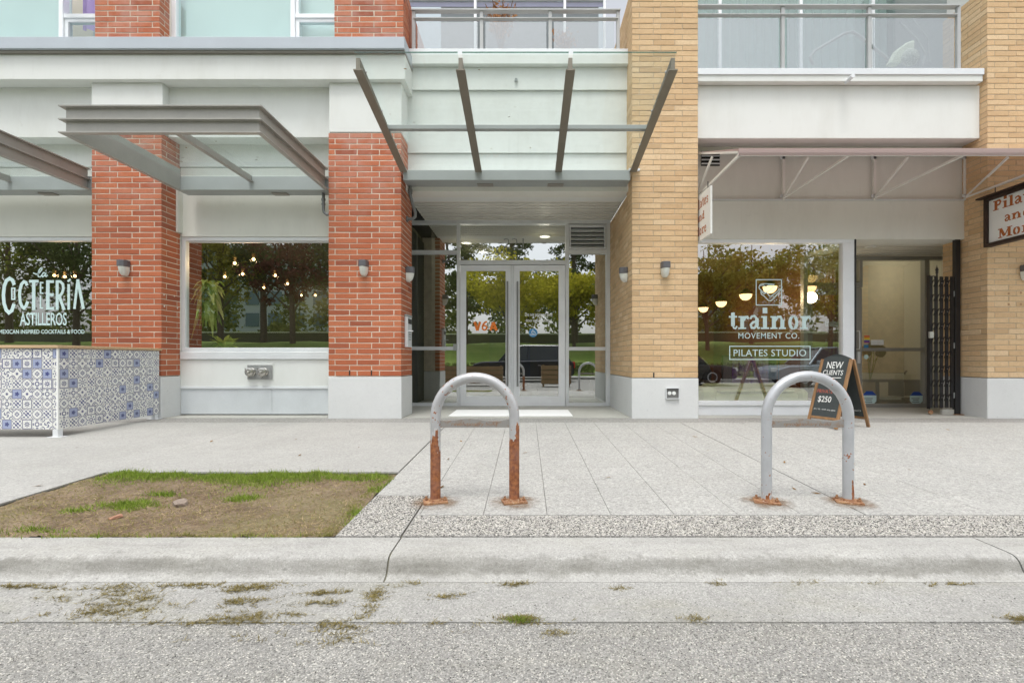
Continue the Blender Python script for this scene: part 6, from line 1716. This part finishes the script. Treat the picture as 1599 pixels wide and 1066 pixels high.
def tree(name, label, x, y, h, r, mat, kind, n):
    z = float(lawn_h(np.array(y)))
    t_ = thing(name, label, 'tree', (x,y,z), 'trees on the lawn across the street')
    b = MB(); lean = rng.uniform(-.5,.5)
    b.tube([(x,y,z-.1),(x+lean*.2,y,z+h*.35),(x+lean*.5,y,z+h*.7),(x+lean*.6,y,z+h*.95)], [.20*h/9,.15*h/9,.09*h/9,.03*h/9], 8)
    blobs = []
    if kind == 'conifer':
        k = 26
        for i in range(k):
            u = (i+.5)/k; zz = z+h*(.22+.78*u); L = r*(1-u)**.7*rng.uniform(.7,1.1)+.25; a = i*2.4
            tip = np.array([x+math.cos(a)*L, y+math.sin(a)*L, zz-.22*L]); st_ = np.array([x+lean*.4*u, y, zz])
            b.tube([tuple(st_), tuple((st_+tip)/2+np.array([0,0,.05])), tuple(tip)], [.045,.03,.01], 5)
            for q in range(5): blobs.append((st_+(tip-st_)*(.25+.18*q)+rng.normal(0,.1,3), .36+.20*L*(.5+.1*q), .32))
    else:
        k = 13
        for i in range(k):
            u = i/k; a = i*2.4; zz = z+h*(.20+.35*u); el = .05+.75*rng.random()
            L = r*rng.uniform(.65,1.05); tip = np.array([x+math.cos(a)*L*math.cos(el), y+math.sin(a)*L*math.cos(el), zz+h*.18+L*math.sin(el)]); st_ = np.array([x+lean*.3,y,zz])
            b.tube([tuple(st_), tuple(st_*.45+tip*.55+np.array([0,0,.15])), tuple(tip)], [.07,.045,.012], 5)
            for q in range(4): blobs.append((st_+(tip-st_)*(.45+.2*q)+rng.normal(0,.22,3), rng.uniform(.45,.85)*r/3, .6))
        for i in range(12): blobs.append((np.array([x,y,z+h*.72])+rng.normal(0,1,3)*np.array([r*.5,r*.5,h*.12]), rng.uniform(.5,.9)*r/3, .6))
    b.build('trunk', m_bark, t_, smooth=True)
    B = np.array([q[0] for q in blobs]); Rr = np.array([q[1] for q in blobs]); fl = blobs[0][2]
    def fn(m):
        i = rng.integers(0, len(B), m); d = rng.normal(size=(m,3)); d /= np.linalg.norm(d,axis=1)[:,None]
        return B[i]+d*(Rr[i]*rng.random(m)**.4)[:,None]*np.array([1.15,1.15,fl+.2])
    leaf_cloud(n, fn, .13 if kind != 'conifer' else .12, mat, 'crown', t_)
    return t_
tree('leafy_tree', 'broad yellow green tree opposite the entrance doors', -.9, -15.5, 6.2, 3.4, LC['yellow'], 'leafy', 9000)
tree('leafy_tree', 'second yellow green tree right of the one opposite the doors', 3.4, -17.5, 6.0, 2.6, LC['yellow'], 'leafy', 6500)
tree('pine_tree', 'tall dark conifer left of the yellow green tree', -4.6, -19, 12.0, 2.9, LC['dark'], 'conifer', 11000)
tree('pine_tree', 'tall dark conifer behind the yellow green tree', -1.2, -23, 13.5, 2.7, LC['dark'], 'conifer', 9000)
tree('pine_tree', 'tall dark conifer right of the yellow green tree', 3.9, -22, 13.5, 3.2, LC['dark'], 'conifer', 11000)
tree('pine_tree', 'bushy conifer mirrored in the right sidelight', 7.0, -17.5, 9.0, 3.0, LC['green'], 'conifer', 6500)
for x, y, h, r, m, k, n, lab in ((-9.0,-18,9.5,3.0,'green','leafy',5000,'mid green tree across the street behind the red pillar'),(-13.2,-20,10.5,3.4,'dark','leafy',5200,'dark tree mirrored at the right of the bar window'),(-15.8,-18.5,9.5,2.6,'purple','leafy',3800,'plum leaved tree mirrored in the bar window'),
    (-18.3,-19.5,11.0,3.0,'dark','leafy',4200,'dark forked tree mirrored in the middle of the bar window'),(-21.0,-19.0,10.5,3.2,'olive','leafy',4600,'olive tree mirrored in the bar window'),(-24.2,-18.0,11.0,3.0,'dark','leafy',4600,'dark tree mirrored at the left of the bar window'),
    (-29.5,-17.5,9.5,4.2,'dark','leafy',6500,'wide dark tree mirrored in the cocktail bar window'),(-35.5,-19,10.5,4.4,'green','leafy',6500,'wide green tree mirrored at the far left'),
    (11.5,-16.5,6.6,3.2,'olive','leafy',6000,'olive tree mirrored behind the studio emblem'),(15.2,-18.5,7.0,3.2,'green','leafy',5200,'green tree mirrored in the middle of the studio window'),(19.6,-17.0,6.6,3.4,'olive','leafy',5600,'large olive tree mirrored at the right of the studio window'),(24.5,-20,9.0,4.0,'green','leafy',5500,'green tree mirrored in the grey door')):
    tree('leafy_tree', lab, x, y, h, r, LC[m], k, n)
woods_m = LC['green']
def wood_pts(m):
    c = rng.integers(0, 46, m); cx = -62+c*2.8+np.sin(c*3.1)*1.2; hh = 5.5+2.8*np.sin(c*1.7)+1.5*np.sin(c*0.63+1)
    d = rng.normal(size=(m,3)); d /= np.linalg.norm(d,axis=1)[:,None]; r_ = rng.random(m)**.4
    return np.stack([cx+d[:,0]*r_*2.2, -34+np.sin(c*2.3)*3+d[:,1]*r_*1.8, 2.1+hh*.5+d[:,2]*r_*hh*.5], -1)
stuff(leaf_cloud(26000, wood_pts, .26, blade_mat('far_wood_leaf', (0.09,0.12,0.04), (0.24,0.26,0.09), .3), 'far_woods', None))
# dark wall along the top of the lawn and pale buildings far beyond
m_darkwall = concrete('dark_board_wall', (0.16,0.15,0.13), 20, .2, .1, .3)
fw = thing('garden_wall', 'long dark low wall along the top of the lawn', 'wall', (0,-25,2.0)); MB().box(-60, 60, -25.3, -25.0, 1.6, 2.95).build('wall_body', m_darkwall, fw); MB().box(-60, 60, -25.36, -24.94, 2.951, 3.05).build('coping', m_stucco2, fw)
m_far = plain('far_pale_cladding', (0.42,0.48,0.50), .6, 0, .06, .3); m_farg = plain('far_glass', (0.12,0.19,0.21), .15, .2, .1, .4)
def block(x0, x1, y, h, lab, nf):
    t_ = thing('apartment_block', lab, 'building', ((x0+x1)/2,y,1.9), 'pale apartment blocks beyond the lawn')
    MB().box(x0, x1, y-12, y, 1.5, 1.9+h).build('facade', m_far, t_)
    n = int((x1-x0)/3.2)
    for f_ in range(nf):
        for i in range(n):
            xa = x0+.5+i*(x1-x0-.6)/n; MB().box(xa, xa+2.1, y+.002, y+.12, 2.6+f_*h/nf, 2.6+f_*h/nf+h/nf*.62).build('window', m_farg, t_)
    return t_
block(-52, -30, -62, 17, 'pale glassy block far beyond the trees on the left', 5); block(20, 44, -70, 12, 'pale block far beyond the trees on the right', 4)

# parked vehicles on the far side and timber planters behind the camera
m_tyre = plain('tyre_rubber', (0.015,0.015,0.016), .8); m_rim = plain('alloy_rim', (0.45,0.46,0.48), .3, .7); m_carglass = plain('dark_car_glass', (0.02,0.026,0.03), .06, 0, .05); m_red_l = plain('red_tail_lamp', (0.45,0.012,0.012), .2); m_white_l = plain('clear_head_lamp', (0.75,0.77,0.78), .1)
def car(label, x, y, L, H, paint, suv, facing):
    c = thing('parked_car', label, 'car', (x,y,-.216), 'cars parked across the street')
    z = -.216; f = facing
    def P(u, v): return (x+f*(u-.5)*L, z+v)
    lo = [(0,.30),(.0,.55),(.02,.82 if suv else .68),(.10,.92 if suv else .78),(.30,.95 if suv else .82),(.95,1.0 if suv else .88),(.995,.85 if suv else .75),(1.0,.35),(.97,.26),(.87,.26),(.855,.45),(.81,.58),(.75,.58),(.71,.45),(.695,.24),(.31,.24),(.295,.45),(.255,.58),(.195,.58),(.155,.45),(.14,.26),(.03,.26)]
    w = .90
    MB().prism([P(*q) for q in lo], 'y', y-w, y+w).build('body', paint, c, bevel=.05)
    hi = [(.26,.96 if suv else .82),(.40,H-.04),(.52,H),(.85 if suv else .72,H-.01),(.965 if suv else .90,.98 if suv else .88)]
    g_ = MB(); pts = [P(*q) for q in hi]; n = len(pts)
    vs = [(p[0], y-w*(.93 if i in (0,n-1) else .72), p[1]) for i, p in enumerate(pts)] + [(p[0], y+w*(.93 if i in (0,n-1) else .72), p[1]) for i, p in enumerate(pts)]
    g_.add(vs, [tuple(range(n)), tuple(range(n,2*n))[::-1]] + [(i,(i+1) % n,n+(i+1) % n,n+i) for i in range(n)]); g_.build('cabin_glass', m_carglass, c, bevel=.02)
    rf_ = MB(); a, b2 = P(.39,H-.045), P(.86 if suv else .73,H-.02); rf_.box(a[0], b2[0], y-w*.70, y+w*.70, z+H-.035, z+H+.012); rf_.build('roof', paint, c, bevel=.02)
    for u_, v_ in ((.27,.39),(.53,.55),(.84 if suv else .74, .95 if suv else .86)):
        for s_ in (-1,1):
            p_ = MB(); p_.beam((P(u_,.9)[0], y+s_*w*.935, z+(.95 if suv else .83)), (P(v_,H)[0], y+s_*w*.725, z+H-.03), .06, .05); p_.build('roof_pillar', paint, c)
    for u_ in (.225,.78):
        for s_ in (-1,1):
            px_, _ = P(u_,0); cy_ = y+s_*(w-.10)
            W_ = MB().lathe([(.20,-.10),(.32,-.10),(.335,-.06),(.335,.06),(.32,.10),(.20,.10)], (px_,cy_,z+.335), (0,1,0), 22).build('tyre', m_tyre, c, smooth=True)
            MB().lathe([(.205,-.09),(.19,-.105),(.05,-.085),(.05,.085),(.19,.105),(.205,.09)], (px_,cy_,z+.335), (0,1,0), 22).build('rim', m_rim, W_)
    for s_ in (-1,1):
        q = P(.995,0)[0]; MB().box(q-.06, q+.012*f+.03, y+s_*.72-.14, y+s_*.72+.14, z+.62, z+(.92 if suv else .76)).build('tail_lamp', m_red_l, c, bevel=.01)
        q = P(.008,0)[0]; MB().box(q-.05, q+.05, y+s_*.68-.17, y+s_*.68+.17, z+.56, z+.70).build('head_lamp', m_white_l, c, bevel=.01)
        MB().box(P(.33,0)[0]-.07, P(.33,0)[0]+.07, y+s_*(w+.10)-.09, y+s_*(w+.10)+.09, z+(.98 if suv else .86), z+(1.10 if suv else .98)).build('mirror', paint, c, bevel=.02)
        for u_ in (.46,.66): MB().box(P(u_,0)[0]-.07, P(u_,0)[0]+.07, y+s_*(w+.012)-.012, y+s_*(w+.012)+.012, z+.74, z+.765).build('door_handle', m_rim, c)
    return c
m_p_dark = plain('dark_blue_car_paint', (0.018,0.022,0.032), .15, .3, .05, 2, 0); m_p_sil = plain('silver_car_paint', (0.50,0.54,0.57), .18, .5, .04, 2, 0); m_p_blk = plain('black_car_paint', (0.012,0.012,0.013), .15, .2, .05, 2, 0); m_p_sky = plain('pale_blue_car_paint', (0.36,0.43,0.48), .18, .4, .04, 2, 0)
car('dark blue estate car mirrored in the right entrance door', -.15, -5.6, 4.6, 1.66, m_p_dark, True, 1)
car('silver saloon mirrored at the bottom of the bar window', -8.2, -4.6, 4.6, 1.44, m_p_sil, False, 1)
car('black saloon mirrored at the left of the studio window', 5.9, -5.2, 4.3, 1.45, m_p_blk, False, -1)
car('pale blue saloon mirrored at the right of the studio window', 11.4, -4.4, 4.6, 1.46, m_p_sky, False, 1)
def planter(label, x0, x1, y0, y1, h):
    p_ = thing('timber_planter', label, 'planter', ((x0+x1)/2,(y0+y1)/2,-.216), 'timber planters of the street patio'); z = -.216
    for k in range(4):
        za = z+.12+k*(h-.12)/4; zb = za+(h-.12)/4-.03
        for (a, b, c_, d_) in ((x0,x1,y1-.03,y1),(x0,x1,y0,y0+.03)): MB().box(a, b, c_, d_, za, zb).build('plank', m_park_wood, p_)
        for a in (x0, x1-.03): MB().box(a, a+.03, y0+.031, y1-.031, za, zb).build('plank', m_park_wood, p_)
    for a in (x0+.05, x1-.11):
        for b in (y0+.05, y1-.11): MB().box(a, a+.06, b, b+.06, z, z+h).build('leg', m_park_wood, p_)
    MB().box(x0+.03, x1-.03, y0+.03, y1-.03, z+.1, z+h-.10).build('soil', m_soil, p_)
    return p_
planter('timber planter mirrored in the right entrance door', .55, 1.65, -1.5, -1.0, .82)
planter('long timber planter mirrored low in the left entrance door', -3.2, -.9, -2.0, -1.5, .78)
planter('timber planter mirrored low in the left sidelight', -5.6, -3.7, -1.9, -1.4, .80)
